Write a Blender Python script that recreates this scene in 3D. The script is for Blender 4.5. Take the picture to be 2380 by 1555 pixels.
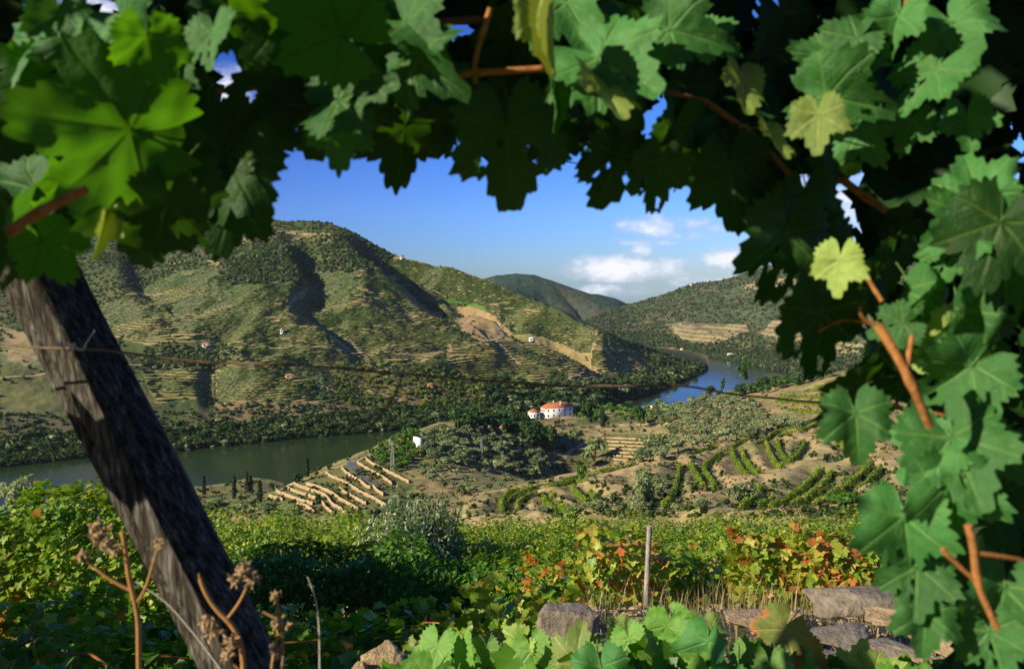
import bpy, math, random
import numpy as np
from mathutils import Vector
S = bpy.context.scene
for o in list(bpy.data.objects): bpy.data.objects.remove(o)
# ---------------------------------------------------------------- camera, light, exposure
F, CX, HY, CZ = 1851.0, 1190.0, 640.0, 120.0       # focal length in units of a 2380-wide frame; horizon row; eye height over the river
cam = bpy.data.cameras.new('camera'); camo = bpy.data.objects.new('camera', cam); S.collection.objects.link(camo)
camo.location = (0, 0, CZ); camo.rotation_euler = (math.radians(90), 0, 0)
cam.sensor_width = 36; cam.lens = F/2380*36; cam.shift_y = -(777.0-HY)/2380
cam.clip_start = 0.05; cam.clip_end = 20000
cam.dof.use_dof = True; cam.dof.focus_distance = 60; cam.dof.aperture_fstop = 6.3
S.camera = camo
SUN_AZ, SUN_EL = math.radians(-118), math.radians(27)     # azimuth from +Y, clockwise
SD = Vector((math.sin(SUN_AZ)*math.cos(SUN_EL), math.cos(SUN_AZ)*math.cos(SUN_EL), math.sin(SUN_EL)))
sun = bpy.data.lights.new('sun', 'SUN'); sun.energy = 5.0; sun.angle = math.radians(0.5); sun.color = (1.0, 0.88, 0.66)
suno = bpy.data.objects.new('sun', sun); S.collection.objects.link(suno)
suno.rotation_euler = (-SD).to_track_quat('-Z', 'Y').to_euler()
W = bpy.data.worlds.new('World'); S.world = W; W.use_nodes = True
S.view_settings.view_transform = 'Standard'; S.view_settings.look = 'None'
S.view_settings.exposure = 0.48; S.view_settings.gamma = 1.0
S.cycles.max_bounces = 6; S.cycles.diffuse_bounces = 2; S.cycles.glossy_bounces = 2; S.cycles.transparent_max_bounces = 4
S.cycles.transmission_bounces = 3; S.cycles.volume_bounces = 0
S.cycles.use_denoising = True

class NT:
    def __init__(s, nt): s.nt = nt; s.n = nt.nodes; s.n.clear()
    def node(s, t, **k):
        nd = s.n.new(t)
        for a, b in k.items():
            if isinstance(b, dict):
                for i, v in b.items(): s.set(nd, i, v)
            else: setattr(nd, a, b)
        return nd
    def set(s, nd, i, v):
        if isinstance(v, bpy.types.NodeSocket): s.nt.links.new(v, nd.inputs[i])
        else: nd.inputs[i].default_value = v
    def math(s, op, a, b=0.0, clamp=False):
        nd = s.n.new('ShaderNodeMath'); nd.operation = op; nd.use_clamp = clamp; s.set(nd, 0, a); s.set(nd, 1, b); return nd.outputs[0]
    def mix(s, f, a, b, mode='MIX'):
        nd = s.n.new('ShaderNodeMix'); nd.data_type = 'RGBA'; nd.blend_type = mode
        s.set(nd, 0, f); s.set(nd, 6, a); s.set(nd, 7, b); return nd.outputs[2]
    def ramp(s, f, st):
        nd = s.n.new('ShaderNodeValToRGB'); s.set(nd, 0, f); e = nd.color_ramp.elements
        while len(e) < len(st): e.new(0.5)
        for q, (p, c) in zip(e, st):
            q.position = p; q.color = (c, c, c, 1) if isinstance(c, (int, float)) else (*c, 1)
        return nd.outputs[0]
    def noise(s, scale, detail=3, rough=0.6, vec=None):
        nd = s.n.new('ShaderNodeTexNoise'); nd.inputs['Scale'].default_value = scale; nd.inputs['Detail'].default_value = detail
        nd.inputs['Roughness'].default_value = rough
        if vec is not None: s.set(nd, 'Vector', vec)
        return nd.outputs['Fac']
# world: Nishita sky tinted to the film's blue, with clouds placed by compass direction
w = NT(W.node_tree)
sky = w.node('ShaderNodeTexSky', sky_type='NISHITA', sun_disc=False, sun_elevation=SUN_EL, sun_rotation=SUN_AZ % (2*math.pi))
sky.air_density = 1.0; sky.dust_density = 0.1; sky.ozone_density = 2.0; sky.altitude = 100
tc = w.node('ShaderNodeTexCoord'); sep = w.node('ShaderNodeSeparateXYZ', inputs={0: tc.outputs['Generated']}) if False else w.n.new('ShaderNodeSeparateXYZ')
w.set(sep, 0, tc.outputs['Generated'])
yy = w.math('MAXIMUM', sep.outputs[1], 0.05)
u = w.math('DIVIDE', sep.outputs[0], yy); v = w.math('DIVIDE', sep.outputs[2], yy)
comb = w.n.new('ShaderNodeCombineXYZ'); w.set(comb, 0, u); w.set(comb, 1, w.math('MULTIPLY', v, 1.9)); 
n1 = w.noise(13.0, 8, 0.62, comb.outputs[0]); n2 = w.noise(42.0, 6, 0.6, comb.outputs[0])
CL = [(1455,622,140,30,1.0),(1385,606,50,16,.6),(1490,590,46,24,.7),(1560,528,120,30,.62),(1492,564,80,11,.62),(1712,600,76,26,.9),(1430,676,120,16,.55),(1600,652,90,14,.5),
      (1930,440,110,60,.75),(1780,450,60,30,.35),(535,230,60,70,.95),(210,40,90,60,.9),(225,260,40,20,.9),(90,190,90,60,.6),(690,466,60,8,.22),(590,455,50,14,.3),(1970,500,80,50,.6)]
msum = None
for (px, py, rx, ry, a) in CL:
    du = w.math('MULTIPLY', w.math('SUBTRACT', u, (px-CX)/F), F/rx); dv = w.math('MULTIPLY', w.math('SUBTRACT', v, (HY-py)/F), F/ry)
    d2 = w.math('ADD', w.math('MULTIPLY', du, du), w.math('MULTIPLY', dv, dv))
    g = w.math('MULTIPLY', w.math('SUBTRACT', 1.0, w.math('MULTIPLY', d2, 0.5), True), a)
    msum = g if msum is None else w.math('MAXIMUM', msum, g)
m = w.math('ADD', msum, w.math('MULTIPLY', w.math('SUBTRACT', w.math('ADD', w.math('MULTIPLY', n1, .72), w.math('MULTIPLY', n2, .28)), 0.5), 2.6))
m = w.math('MULTIPLY', w.math('MULTIPLY', w.math('SUBTRACT', m, 0.16), 1.15, True), w.math('MULTIPLY', msum, 3.2, True))
m = w.math('MULTIPLY', m, w.math('GREATER_THAN', sep.outputs[1], 0.06))
hs = w.n.new('ShaderNodeHueSaturation'); w.set(hs, 'Color', sky.outputs[0]); hs.inputs['Saturation'].default_value = 1.2; hs.inputs['Value'].default_value = 1.0
elev = w.math('MULTIPLY', sep.outputs[2], 1.0)
grade = w.ramp(elev, [(0.0, (.50, .80, 1.70)), (0.08, (.50, .84, 1.90)), (0.20, (.42, .77, 1.80)), (0.40, (.40, .70, 1.6)), (1.0, (.35, .5, .9))])
col = w.mix(1.0, hs.outputs[0], grade, 'MULTIPLY')
col = w.mix(1.0, col, w.ramp(w.math('ADD', sep.outputs[0], 0.5), [(0.05, (.52, .60, .72)), (.5, (.95, 1.0, 1.0)), (.85, (1.35, 1.22, 1.04))]), 'MULTIPLY')
shade = w.ramp(w.math('ADD', m, w.math('MULTIPLY', w.math('SUBTRACT', n2, 0.5), 0.6)), [(0.2, (6.2, 6.9, 9.2)), (0.8, (11.0, 11.2, 12.0))])
col = w.mix(m, col, shade)
bg = w.n.new('ShaderNodeBackground'); w.set(bg, 'Color', col); bg.inputs['Strength'].default_value = 0.067
wo = w.n.new('ShaderNodeOutputWorld'); w.nt.links.new(bg.outputs[0], wo.inputs[0])

# ---------------------------------------------------------------- helpers
C = S.collection
R0 = np.random.RandomState
def P(px, py, d): return ((px-CX)/F*d, d, CZ-(py-HY)/F*d)
def cA(l): return [(571.2+x/5, 952+y/5) for x, y in l]
def cB(l): return [(1047.2+x/5, 999.6+y/5) for x, y in l]
def cC(l): return [(1475.6+x/4.083, 809.2+y/4.083) for x, y in l]
_NT = np.random.RandomState(11).rand(64, 512, 512).astype(np.float32) if False else np.random.RandomState(11).rand(512, 512).astype(np.float32)
def vn(x, y, seed=0):
    xf = np.floor(x); yf = np.floor(y); fx = x-xf; fy = y-yf
    fx = fx*fx*(3-2*fx); fy = fy*fy*(3-2*fy); sd = int(seed*37)
    xi = (xf.astype(np.int64)+sd*7) & 511; yi = (yf.astype(np.int64)+sd*13+(sd % 5)*101) & 511; x1 = (xi+1) & 511; y1 = (yi+1) & 511
    return (_NT[xi, yi]*(1-fx)+_NT[x1, yi]*fx)*(1-fy)+(_NT[xi, y1]*(1-fx)+_NT[x1, y1]*fx)*fy
def fbm(x, y, seed=0, o=4):
    r = 0; a = 0.5
    for i in range(o): r = r+a*vn(x*2**i, y*2**i, seed+i*7); a /= 2
    return r/(1-0.5**o)*1.0-0.0
def mesh(name, V, Fs, mat=None, smooth=False, attrs=None, mats=None, midx=None):
    """V (n,3); Fs list of integer arrays, each (k, m)."""
    me = bpy.data.meshes.new(name); V = np.asarray(V, dtype=np.float32).reshape(-1, 3)
    Fs = [np.asarray(f, dtype=np.int32) for f in (Fs if isinstance(Fs, list) else [Fs]) if len(f)]
    me.vertices.add(len(V)); me.vertices.foreach_set('co', V.ravel())
    tot = sum(f.size for f in Fs); nf = sum(len(f) for f in Fs)
    me.loops.add(tot); me.polygons.add(nf)
    me.loops.foreach_set('vertex_index', np.concatenate([f.ravel() for f in Fs]))
    st = []; q = 0
    for f in Fs: st.append(q+np.arange(len(f))*f.shape[1]); q += f.size
    me.polygons.foreach_set('loop_start', np.concatenate(st).astype(np.int32))
    if smooth: me.polygons.foreach_set('use_smooth', np.ones(nf, dtype=bool))
    if midx is not None: me.polygons.foreach_set('material_index', np.asarray(midx, dtype=np.int32))
    me.update(calc_edges=True)
    for k, a in (attrs or {}).items():
        a = np.asarray(a, dtype=np.float32)
        if a.ndim == 1:
            at = me.attributes.new(k, 'FLOAT', 'POINT'); at.data.foreach_set('value', a)
        else:
            at = me.attributes.new(k, 'FLOAT_COLOR', 'POINT')
            at.data.foreach_set('color', np.concatenate([a, np.ones((len(a), 1), np.float32)], 1).ravel())
    for mm in (mats or ([mat] if mat else [])): me.materials.append(mm)
    return me
def link(name, me, parent=None, loc=None, rz=0.0, sc=None):
    o = bpy.data.objects.new(name, me); C.objects.link(o)
    if parent: o.parent = parent
    if loc is not None: o.location = loc
    if rz: o.rotation_euler = (0, 0, rz)
    if sc is not None: o.scale = (sc,)*3 if isinstance(sc, (int, float)) else sc
    return o
def tag(o, label=None, cat=None, group=None, kind=None):
    for k, q in (('label', label), ('category', cat), ('group', group), ('kind', kind)):
        if q: o[k] = q
    return o
def empty(name, loc=(0, 0, 0), rz=0):
    o = bpy.data.objects.new(name, None); C.objects.link(o); o.location = loc; o.rotation_euler = (0, 0, rz); return o
class MB:
    def __init__(s): s.V = []; s.F = {}; s.n = 0; s.A = {}
    def add(s, V, Fs, **at):
        V = np.asarray(V, float).reshape(-1, 3)
        if isinstance(Fs, list) and len(Fs) and np.ndim(Fs[0]) == 1: Fs = np.array(Fs)
        for f in (Fs if isinstance(Fs, list) else [Fs]):
            f = np.asarray(f)
            if len(f): s.F.setdefault(f.shape[1], []).append(f+s.n)
        s.V.append(V); s.n += len(V)
        for k, a in at.items(): s.A.setdefault(k, []).append(np.broadcast_to(a, (len(V),)+np.shape(a)[1:]) if np.ndim(a) else np.full(len(V), a))
    def box(s, x0, x1, y0, y1, z0, z1):
        s.add([(x0,y0,z0),(x1,y0,z0),(x1,y1,z0),(x0,y1,z0),(x0,y0,z1),(x1,y0,z1),(x1,y1,z1),(x0,y1,z1)],
              [(0,3,2,1),(4,5,6,7),(0,1,5,4),(1,2,6,5),(2,3,7,6),(3,0,4,7)])
    def tube(s, pts, rad, n=8, caps=True, wob=0.0, seed=1):
        pts = np.asarray(pts, float); k = len(pts); rad = np.broadcast_to(rad, (k,)).astype(float)
        rs = R0(seed); T = np.gradient(pts, axis=0); T /= np.linalg.norm(T, axis=1)[:, None]+1e-12
        up = np.array([0, 0, 1.0]) if abs(T[0][2]) < .9 else np.array([1.0, 0, 0]); V = []
        a = np.cross(T[0], up); a /= np.linalg.norm(a)
        for i in range(k):
            a = a-T[i]*a.dot(T[i]); a /= np.linalg.norm(a); b = np.cross(T[i], a)
            th = np.arange(n)/n*2*math.pi; r = rad[i]*(1+wob*(rs.rand(n)-.5))
            V.append(pts[i]+np.outer(r*np.cos(th), a)+np.outer(r*np.sin(th), b))
        V = np.concatenate(V); j = np.arange(n); F4 = []
        for i in range(k-1):
            q = i*n; F4.append(np.stack([q+j, q+(j+1) % n, q+n+(j+1) % n, q+n+j], 1))
        F4 = np.concatenate(F4); s.add(V, F4)
        if caps:
            V2 = np.concatenate([V[:n], [pts[0]], V[-n:], [pts[-1]]])
            f = np.concatenate([np.stack([np.full(n, n), (j+1) % n, j], 1), np.stack([np.full(n, 2*n+1), n+1+j, n+1+(j+1) % n], 1)]); s.add(V2, f)
    def mesh(s, name, mat, smooth=False, **k):
        return mesh(name, np.concatenate(s.V), [np.concatenate(f) for f in s.F.values()], mat, smooth, {a: np.concatenate(b) for a, b in s.A.items() if sum(len(q) for q in b) == s.n}, **k)
    def build(s, name, mat, parent=None, smooth=False, **k): return link(name, s.mesh(name, mat, smooth), parent, **k)
def inpoly(px, py, poly):
    px = np.asarray(px, float); py = np.asarray(py, float); r = np.zeros(px.shape, bool); n = len(poly)
    for i in range(n):
        x0, y0 = poly[i]; x1, y1 = poly[(i+1) % n]
        c = ((y0 > py) != (y1 > py)) & (px < (x1-x0)*(py-y0)/((y1-y0) or 1e-9)+x0); r ^= c
    return r
def segdist(x, y, line):
    """distance to a polyline and signed side (right positive) of the nearest segment, plus progress 0..1"""
    best = np.full(x.shape, 1e9); side = np.zeros(x.shape); prog = np.zeros(x.shape); n = len(line)-1
    for i in range(n):
        ax, ay = line[i]; bx, by = line[i+1]; dx, dy = bx-ax, by-ay; L = math.hypot(dx, dy)+1e-9
        t = np.clip(((x-ax)*dx+(y-ay)*dy)/L**2, 0, 1); ex = x-ax-t*dx; ey = y-ay-t*dy; d = np.hypot(ex, ey)
        k = d < best; best = np.where(k, d, best); side = np.where(k, (ex*dy-ey*dx)/L, side); prog = np.where(k, (i+t)/n, prog)
    return best, side, prog

# ---------------------------------------------------------------- materials
def matbase(name):
    m = bpy.data.materials.new(name); m.use_nodes = True; return m, NT(m.node_tree)
def finish(t, sh, disp=None):
    o = t.n.new('ShaderNodeOutputMaterial'); t.nt.links.new(sh, o.inputs[0])
def pbr(t, col, rough=0.9, spec=0.2, bump=None, bs=0.3, bd=1.0):
    p = t.n.new('ShaderNodeBsdfPrincipled'); t.set(p, 'Base Color', col); t.set(p, 'Roughness', rough); t.set(p, 'Specular IOR Level', spec)
    if bump is not None:
        b = t.n.new('ShaderNodeBump'); t.set(b, 'Height', bump); b.inputs['Strength'].default_value = bs; b.inputs['Distance'].default_value = bd
        t.set(p, 'Normal', b.outputs[0])
    return p.outputs[0]
def plain(name, c, rough=0.8, sc=3.0, var=0.25, spec=0.2, bs=0.2, bd=0.02):
    m, t = matbase(name); tc = t.n.new('ShaderNodeTexCoord'); n = t.noise(sc, 5, .65, tc.outputs['Object'])
    k = t.ramp(n, [(0.25, 1-var), (0.75, 1+var)]); finish(t, pbr(t, t.mix(1.0, (*c, 1), k, 'MULTIPLY'), rough, spec, n, bs, bd)); return m
def terrain_mat(name, s1, s2, bs=0.6, bd=0.6, con=.45):
    m, t = matbase(name); g = t.n.new('ShaderNodeNewGeometry'); a = t.n.new('ShaderNodeAttribute'); a.attribute_name = 'Col'
    p = g.outputs['Position']; na = t.noise(s1, 6, .7, p); nb = t.noise(s2, 4, .7, p); nc = t.noise(s1*.13, 3, .6, p)
    k = t.math('ADD', t.math('MULTIPLY', na, .55), t.math('ADD', t.math('MULTIPLY', nb, .45), 0))
    f = t.ramp(k, [(0.33, 1-con), (0.5, 1.0), (0.68, 1+con*1.2)])
    c = t.mix(1.0, a.outputs['Color'], f, 'MULTIPLY')
    gr = t.mix(t.ramp(nc, [(.5, 0.0), (.66, .5)]), c, t.mix(1.0, c, (.62, .85, .45, 1), 'MULTIPLY'))
    finish(t, pbr(t, gr, .95, .1, k, bs, bd)); return m
def leafmat(name, stops, trans=0.3, gloss=0.15, rough=0.45, tcol=None, sc=None):
    """foliage: colour by the per-clump attribute 'rnd' plus a little per object; diffuse + translucent + sheen"""
    m, t = matbase(name); a = t.n.new('ShaderNodeAttribute'); a.attribute_name = 'rnd'; oi = t.n.new('ShaderNodeObjectInfo')
    f = t.math('ADD', t.math('MULTIPLY', a.outputs['Fac'], .75), t.math('MULTIPLY', oi.outputs['Random'], .25))
    c = t.ramp(f, stops)
    d = t.n.new('ShaderNodeBsdfPrincipled'); t.set(d, 'Base Color', c); t.set(d, 'Roughness', rough); t.set(d, 'Specular IOR Level', gloss)
    tr = t.n.new('ShaderNodeBsdfTranslucent'); t.set(tr, 'Color', t.mix(1.0, c, (*(tcol or (1.5, 1.7, .6)), 1), 'MULTIPLY'))
    mx = t.n.new('ShaderNodeMixShader'); mx.inputs[0].default_value = trans; t.nt.links.new(d.outputs[0], mx.inputs[1]); t.nt.links.new(tr.outputs[0], mx.inputs[2])
    finish(t, mx.outputs[0]); return m
M = {}
M['near'] = terrain_mat('dry_hillside_soil', .55, 2.6, .5, .35, .32)
M['hill'] = terrain_mat('terraced_hill_soil', .10, .45, .6, 1.2, .3)
M['far'] = terrain_mat('wooded_far_hill', .05, .25, 1.0, 5.0, .55)
M['olive'] = leafmat('olive_foliage', [(0, (.09, .125, .05)), (.4, (.22, .27, .115)), (.75, (.37, .42, .21)), (1, (.55, .57, .36))], .28, .2)
M['broad'] = leafmat('broadleaf_foliage', [(0, (.020, .050, .014)), (.45, (.050, .11, .025)), (.8, (.10, .17, .04)), (1, (.17, .22, .06))], .25)
M['scrub'] = leafmat('scrub_foliage', [(0, (.05, .082, .028)), (.5, (.10, .145, .048)), (1, (.20, .235, .09))], .3)
M['citrus'] = leafmat('orchard_foliage', [(0, (.035, .10, .012)), (.5, (.085, .20, .02)), (1, (.17, .28, .03))], .25)
M['lime'] = leafmat('young_orchard_foliage', [(0, (.09, .16, .015)), (.5, (.18, .26, .03)), (1, (.30, .34, .06))], .25)
M['cypress'] = leafmat('cypress_foliage', [(0, (.008, .022, .008)), (1, (.03, .06, .02))], .1)
M['farscrub'] = leafmat('far_scrub_foliage', [(0, (.055, .085, .035)), (.5, (.095, .135, .055)), (1, (.17, .20, .09))], .3)
M['bank'] = leafmat('mixed_bank_foliage', [(0, (.03, .06, .016)), (.4, (.075, .13, .03)), (.7, (.13, .17, .05)), (1, (.22, .22, .09))], .25)
M['hillrow'] = leafmat('far_vine_foliage', [(0, (.03, .055, .012)), (.5, (.07, .11, .02)), (1, (.14, .18, .035))], .25)
M['vinerow'] = leafmat('vine_row_foliage', [(0, (.03, .06, .012)), (.45, (.075, .12, .02)), (.8, (.19, .22, .035)), (1, (.34, .24, .06))], .28)
M['bark'] = plain('bark', (.10, .075, .05), .9, 8, .4, bs=.6)
M['wall'] = plain('dry_stone_wall', (.44, .31, .17), .9, .9, .45, bs=1.0, bd=.3)
M['lime_wall'] = plain('whitewashed_wall', (.78, .76, .72), .8, .5, .06)
M['tile'] = plain('clay_tiles', (.46, .17, .07), .8, 1.2, .3)
M['glass'] = plain('window_glass', (.03, .04, .05), .2, 1, .1, .5)
M['frame'] = plain('painted_window_frame', (.25, .12, .08), .6, 1, .1)
M['track'] = plain('dirt_track', (.42, .32, .17), .95, .3, .25)
M['asphalt'] = plain('road_surface', (.12, .12, .125), .9, .6, .2)
M['pole'] = plain('grey_pole', (.35, .36, .34), .7, 2, .1)
# ---------------------------------------------------------------- near hillside: thin-plate surface through surveyed points
CPT = [(490,1131,448),(545,1123,455),(600,1121,455),(640,1119,458),(470,1165,395),(545,1152,400),(600,1165,385),(640,1135,420),(560,1185,330),(620,1150,335),(690,1122,338),(745,1096,342),(800,1074,350),(850,1055,362),(900,1030,385),
 (960,1003,410),(1010,985,440),(1060,978,470),(700,1175,285),(800,1180,275),(900,1170,270),(860,1110,320),(940,1110,318),(1000,1190,245),(1050,1150,290),(1100,1050,400),(1150,1110,345),
 (1010,1060,370),(1180,1005,470),(1290,978,555),(1230,970,560),(1400,985,540),(1430,1000,520),(1300,1030,480),(1300,1095,430),(1250,1060,440),(1470,1040,455),(1540,1015,470),(1430,1085,430),(1480,1082,430),(1350,1120,410),
 (1240,1120,385),(1450,975,590),(1520,962,630),(1560,950,650),(1170,1190,215),(1230,1190,205),(1250,1128,262),(1370,1106,270),(1440,1090,278),(1530,1075,288),(1600,1058,300),(1680,1040,315),(1760,1020,330),(1840,995,350),(1900,975,370),
 (1400,1190,165),(1500,1130,240),(1600,1130,225),(1700,1100,240),(1850,1080,255),(2000,1020,300),(1700,1190,150),(1900,1150,175),(2050,1100,200),(2000,1190,125),(2200,1190,110),(2380,1100,140),(2380,1190,100),
 (1560,1050,420),(1600,1000,455),(1700,970,480),(1800,960,460),(1640,925,640),(1700,913,625),(1800,893,600),(1900,873,570),(2000,855,545),(1900,930,455),(2000,900,480),(2100,860,500),(1850,975,410),
 (2250,900,400),(2380,880,380),(2600,900,300)]
pts = [P(*c) for c in CPT]
def wp(px, d, z): return ((px-CX)/F*d, d, z)
pts += [wp(a, b, c) for a, b, c in [(-600,300,20),(-600,420,-4),(-100,410,-2),(0,250,22),(0,380,5),(0,440,-4),(250,250,24),(250,400,3),(250,450,-4),(430,300,22),(430,475,-3),(500,500,-5),(640,505,-5),(740,500,-5),
 (840,510,-5),(940,560,-5),(1060,620,-5),(1200,700,-5),(1340,735,-4),(1500,760,-5),(1620,770,-5),(1740,780,-5),(1860,800,-5),(2000,840,-5),(2200,800,-5),(2500,760,-5),(700,440,-1),(800,455,-1),(900,500,-1),(1000,560,0),(1500,712,.4),(1600,705,6),(1380,690,1),
 (-1500,60,95),(-1500,200,45),(-1500,400,0),(0,60,93),(600,60,93),(1190,60,93),(1800,60,95),(2400,60,98),(4000,60,105),(4000,200,90),(4000,500,90),(0,120,70),(500,120,72),(1190,120,74),(1600,110,82),(500,200,52),(900,190,58),(3200,800,20),(700,560,-6),(0,600,-6),(-900,600,-6)]]
PT = np.array(pts); XY = PT[:, :2]/100.0
def _tps(r2): return np.where(r2 > 1e-12, r2*np.log(r2+1e-12), 0)
K = _tps(((XY[:, None]-XY[None])**2).sum(-1))+np.eye(len(XY))*0.02; Pm = np.concatenate([np.ones((len(XY), 1)), XY], 1)
Am = np.block([[K, Pm], [Pm.T, np.zeros((3, 3))]]); Wt = np.linalg.solve(Am, np.concatenate([PT[:, 2], np.zeros(3)]))
def rbf(x, y):
    q = np.stack([x.ravel()/100, y.ravel()/100], 1); out = np.empty(len(q))
    for i in range(0, len(q), 20000):
        a = q[i:i+20000]; out[i:i+20000] = _tps(((a[:, None]-XY[None])**2).sum(-1))@Wt[:-3]+Wt[-3]+a@Wt[-2:]
    return out.reshape(x.shape)
FD = [-8, 0, 1.5, 3.5, 5, 7, 9, 14, 24, 40, 80]; FH = [.2, 1.55, 1.6, 1.95, 2.32, 2.95, 4.3, 6.3, 9.0, 14.5, 30]
NT_, ND_ = 700, 760
tg = np.linspace(-1.35, 1.35, NT_); dg = np.concatenate([np.geomspace(0.9, 40, 200), np.geomspace(40.5, 980, ND_-200)])
TT, DD = np.meshgrid(tg, dg, indexing='ij'); X = TT*DD; Y = DD
Xc = np.minimum(DD, 1e9)
zr = rbf(X, Y)
zr += (fbm(X/22, Y/22, 3)-.5)*3.2*np.clip((DD-60)/150, 0, 1)+(fbm(X/5, Y/5, 5)-.5)*.9*np.clip((DD-60)/150, 0, 1)
FHL = [.2, 1.55, 1.6, 2.05, 2.7, 3.5, 4.6, 6.4, 9.0, 14.5, 30]
kl = np.clip((.10-TT)/.2, 0, 1); zf = CZ-(np.interp(DD, FD, FH)*(1-kl)+np.interp(DD, FD, FHL)*kl)+(fbm(X/2.0, Y/2.0, 9)-.5)*.35+(fbm(X/.5, Y/.5, 10, 3)-.5)*.08
k = np.clip((DD-38)/40, 0, 1); k = k*k*(3-2*k)
NZ = zf*(1-k)+zr*k
lim = CZ-0.305*DD-.5; NZ = np.where((DD > 30) & (DD < 105), np.minimum(NZ, lim), NZ)
def grid_h(tgv, dgv, Z, x, y):
    t = x/y; i = np.clip(np.interp(t, tgv, np.arange(len(tgv))), 0, len(tgv)-1.001); j = np.clip(np.interp(y, dgv, np.arange(len(dgv))), 0, len(dgv)-1.001)
    i0 = i.astype(int); j0 = j.astype(int); fi = i-i0; fj = j-j0
    return (Z[i0, j0]*(1-fi)+Z[i0+1, j0]*fi)*(1-fj)+(Z[i0, j0+1]*(1-fi)+Z[i0+1, j0+1]*fi)*fj
def near_h(x, y): return grid_h(tg, dg, NZ, np.asarray(x, float), np.asarray(y, float))
def march(hf, px, py, d0, d1, n=700):
    px = np.atleast_1d(np.asarray(px, float)); py = np.atleast_1d(np.asarray(py, float)); ds = np.geomspace(d0, d1, n)
    t = (px-CX)/F; k = (py-HY)/F; D = np.broadcast_to(ds, (len(px), n)); ray = CZ-k[:, None]*D
    hit = ray < hf(t[:, None]*D, D); ok = hit.any(1); i = np.where(ok, hit.argmax(1), n-1); d = ds[i]
    z = hf(t*d, d); return t*d, d, z, ok
def near_pt(px, py, d0=90): return march(near_h, px, py, d0, 900)
def gridfaces(n, m, off=0):
    i, j = np.meshgrid(np.arange(n-1), np.arange(m-1), indexing='ij'); a = (i*m+j).ravel()+off
    return np.stack([a, a+m, a+m+1, a+1], 1)
def mixc(c, m, d): return c*(1-m[..., None])+np.array(d)*m[..., None]
def sstep(a, b, x): q = np.clip((x-a)/(b-a), 0, 1); return q*q*(3-2*q)
def drop(line, n=None, d0=90):
    q_ = np.array(line, float); k_ = np.linspace(0, len(q_)-1, 6*len(q_)); line = np.stack([np.interp(k_, np.arange(len(q_)), q_[:, 0]), np.interp(k_, np.arange(len(q_)), q_[:, 1])], 1)
    for _ in range(4): line[1:-1] = (line[:-2]+2*line[1:-1]+line[2:])/4
    X_, Y_, Z_, ok = near_pt([p[0] for p in line], [p[1] for p in line], d0); return np.stack([X_, Y_], 1)[ok]
H = [cC(l) for l in [[(480,1015),(640,975),(790,930)],[(920,945),(1000,890),(1110,870)],[(1130,905),(1240,880),(1320,800),(1440,770),(1580,730),(1700,680),(1850,640)],[(1370,850),(1440,810),(1560,790),(1680,740),(1780,700)],[(1690,820),(1760,780),(1850,730)],
 [(915,955),(940,1040),(1000,1140),(1070,1240)],[(1010,960),(1040,1060),(1110,1150),(1180,1230)],[(1240,890),(1280,990),(1330,1090),(1400,1180)],[(1350,870),(1370,960),(1420,1050),(1480,1100)],[(1610,880),(1590,960),(1540,1020),(1480,1110)],
 [(530,1100),(570,1180),(620,1260),(650,1350)],[(840,990),(720,1070),(650,1130),(700,1230),(760,1310),(760,1430)],[(430,1110),(410,1230),(380,1350),(330,1450),(270,1540)],[(1000,1550),(1080,1480),(1200,1400)],[(1190,1540),(1310,1450)],
 [(1290,1550),(1460,1450),(1600,1340),(1700,1240),(1750,1170)],[(1500,1540),(1640,1440),(1760,1340),(1860,1230)],[(2060,1290),(2160,1200),(2230,1110)],[(2130,1360),(2230,1270),(2330,1180)],[(1700,1540),(1900,1400),(2060,1310)],[(1920,900),(2020,960),(2080,1000)]]]
H += [cB(l) for l in [[(600,980),(590,850),(640,760),(760,700),(900,690)],[(900,690),(1060,650),(1250,630),(1400,580),(1520,540),(1700,500),(1900,460),(2150,410)],[(660,850),(700,800),(800,740),(940,700)],[(770,980),(790,850),(880,780),(1000,740)],
 [(1070,770),(1110,860),(1190,960)],[(1160,740),(1180,800)],[(1215,850),(1280,930),(1360,970)],[(1420,660),(1460,740),(1540,810),(1600,880)],[(1620,730),(1680,810)],[(1090,680),(1250,660),(1440,600),(1600,610)]]]
HP = [drop([(a, b_+4) for a, b_ in l]) for l in H]
rg = (DD > 95) & (DD < 360) & (TT > -.06) & (TT < .62); ri = np.where(rg); hdist = np.full(NZ.shape, 99.0); xs, ys = X[rg], Y[rg]; hm = np.full(xs.shape, 99.0)
for L_ in HP:
    if len(L_) < 2: continue
    L2 = L_[::3] if len(L_) > 8 else L_
    near_ = (xs > L2[:, 0].min()-16) & (xs < L2[:, 0].max()+16) & (ys > L2[:, 1].min()-16) & (ys < L2[:, 1].max()+16)
    q_ = hm[near_]; hm[near_] = np.minimum(q_, segdist(xs[near_], ys[near_], [tuple(p) for p in L2])[0])
hdist[rg] = hm; hb = np.where(hdist < 15, sstep(.8, 6.5, hdist)*(1-sstep(9, 15, hdist)), 0); NZ = NZ+hb*1.7*(.7+.6*fbm(X/7, Y/7, 19))
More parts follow.
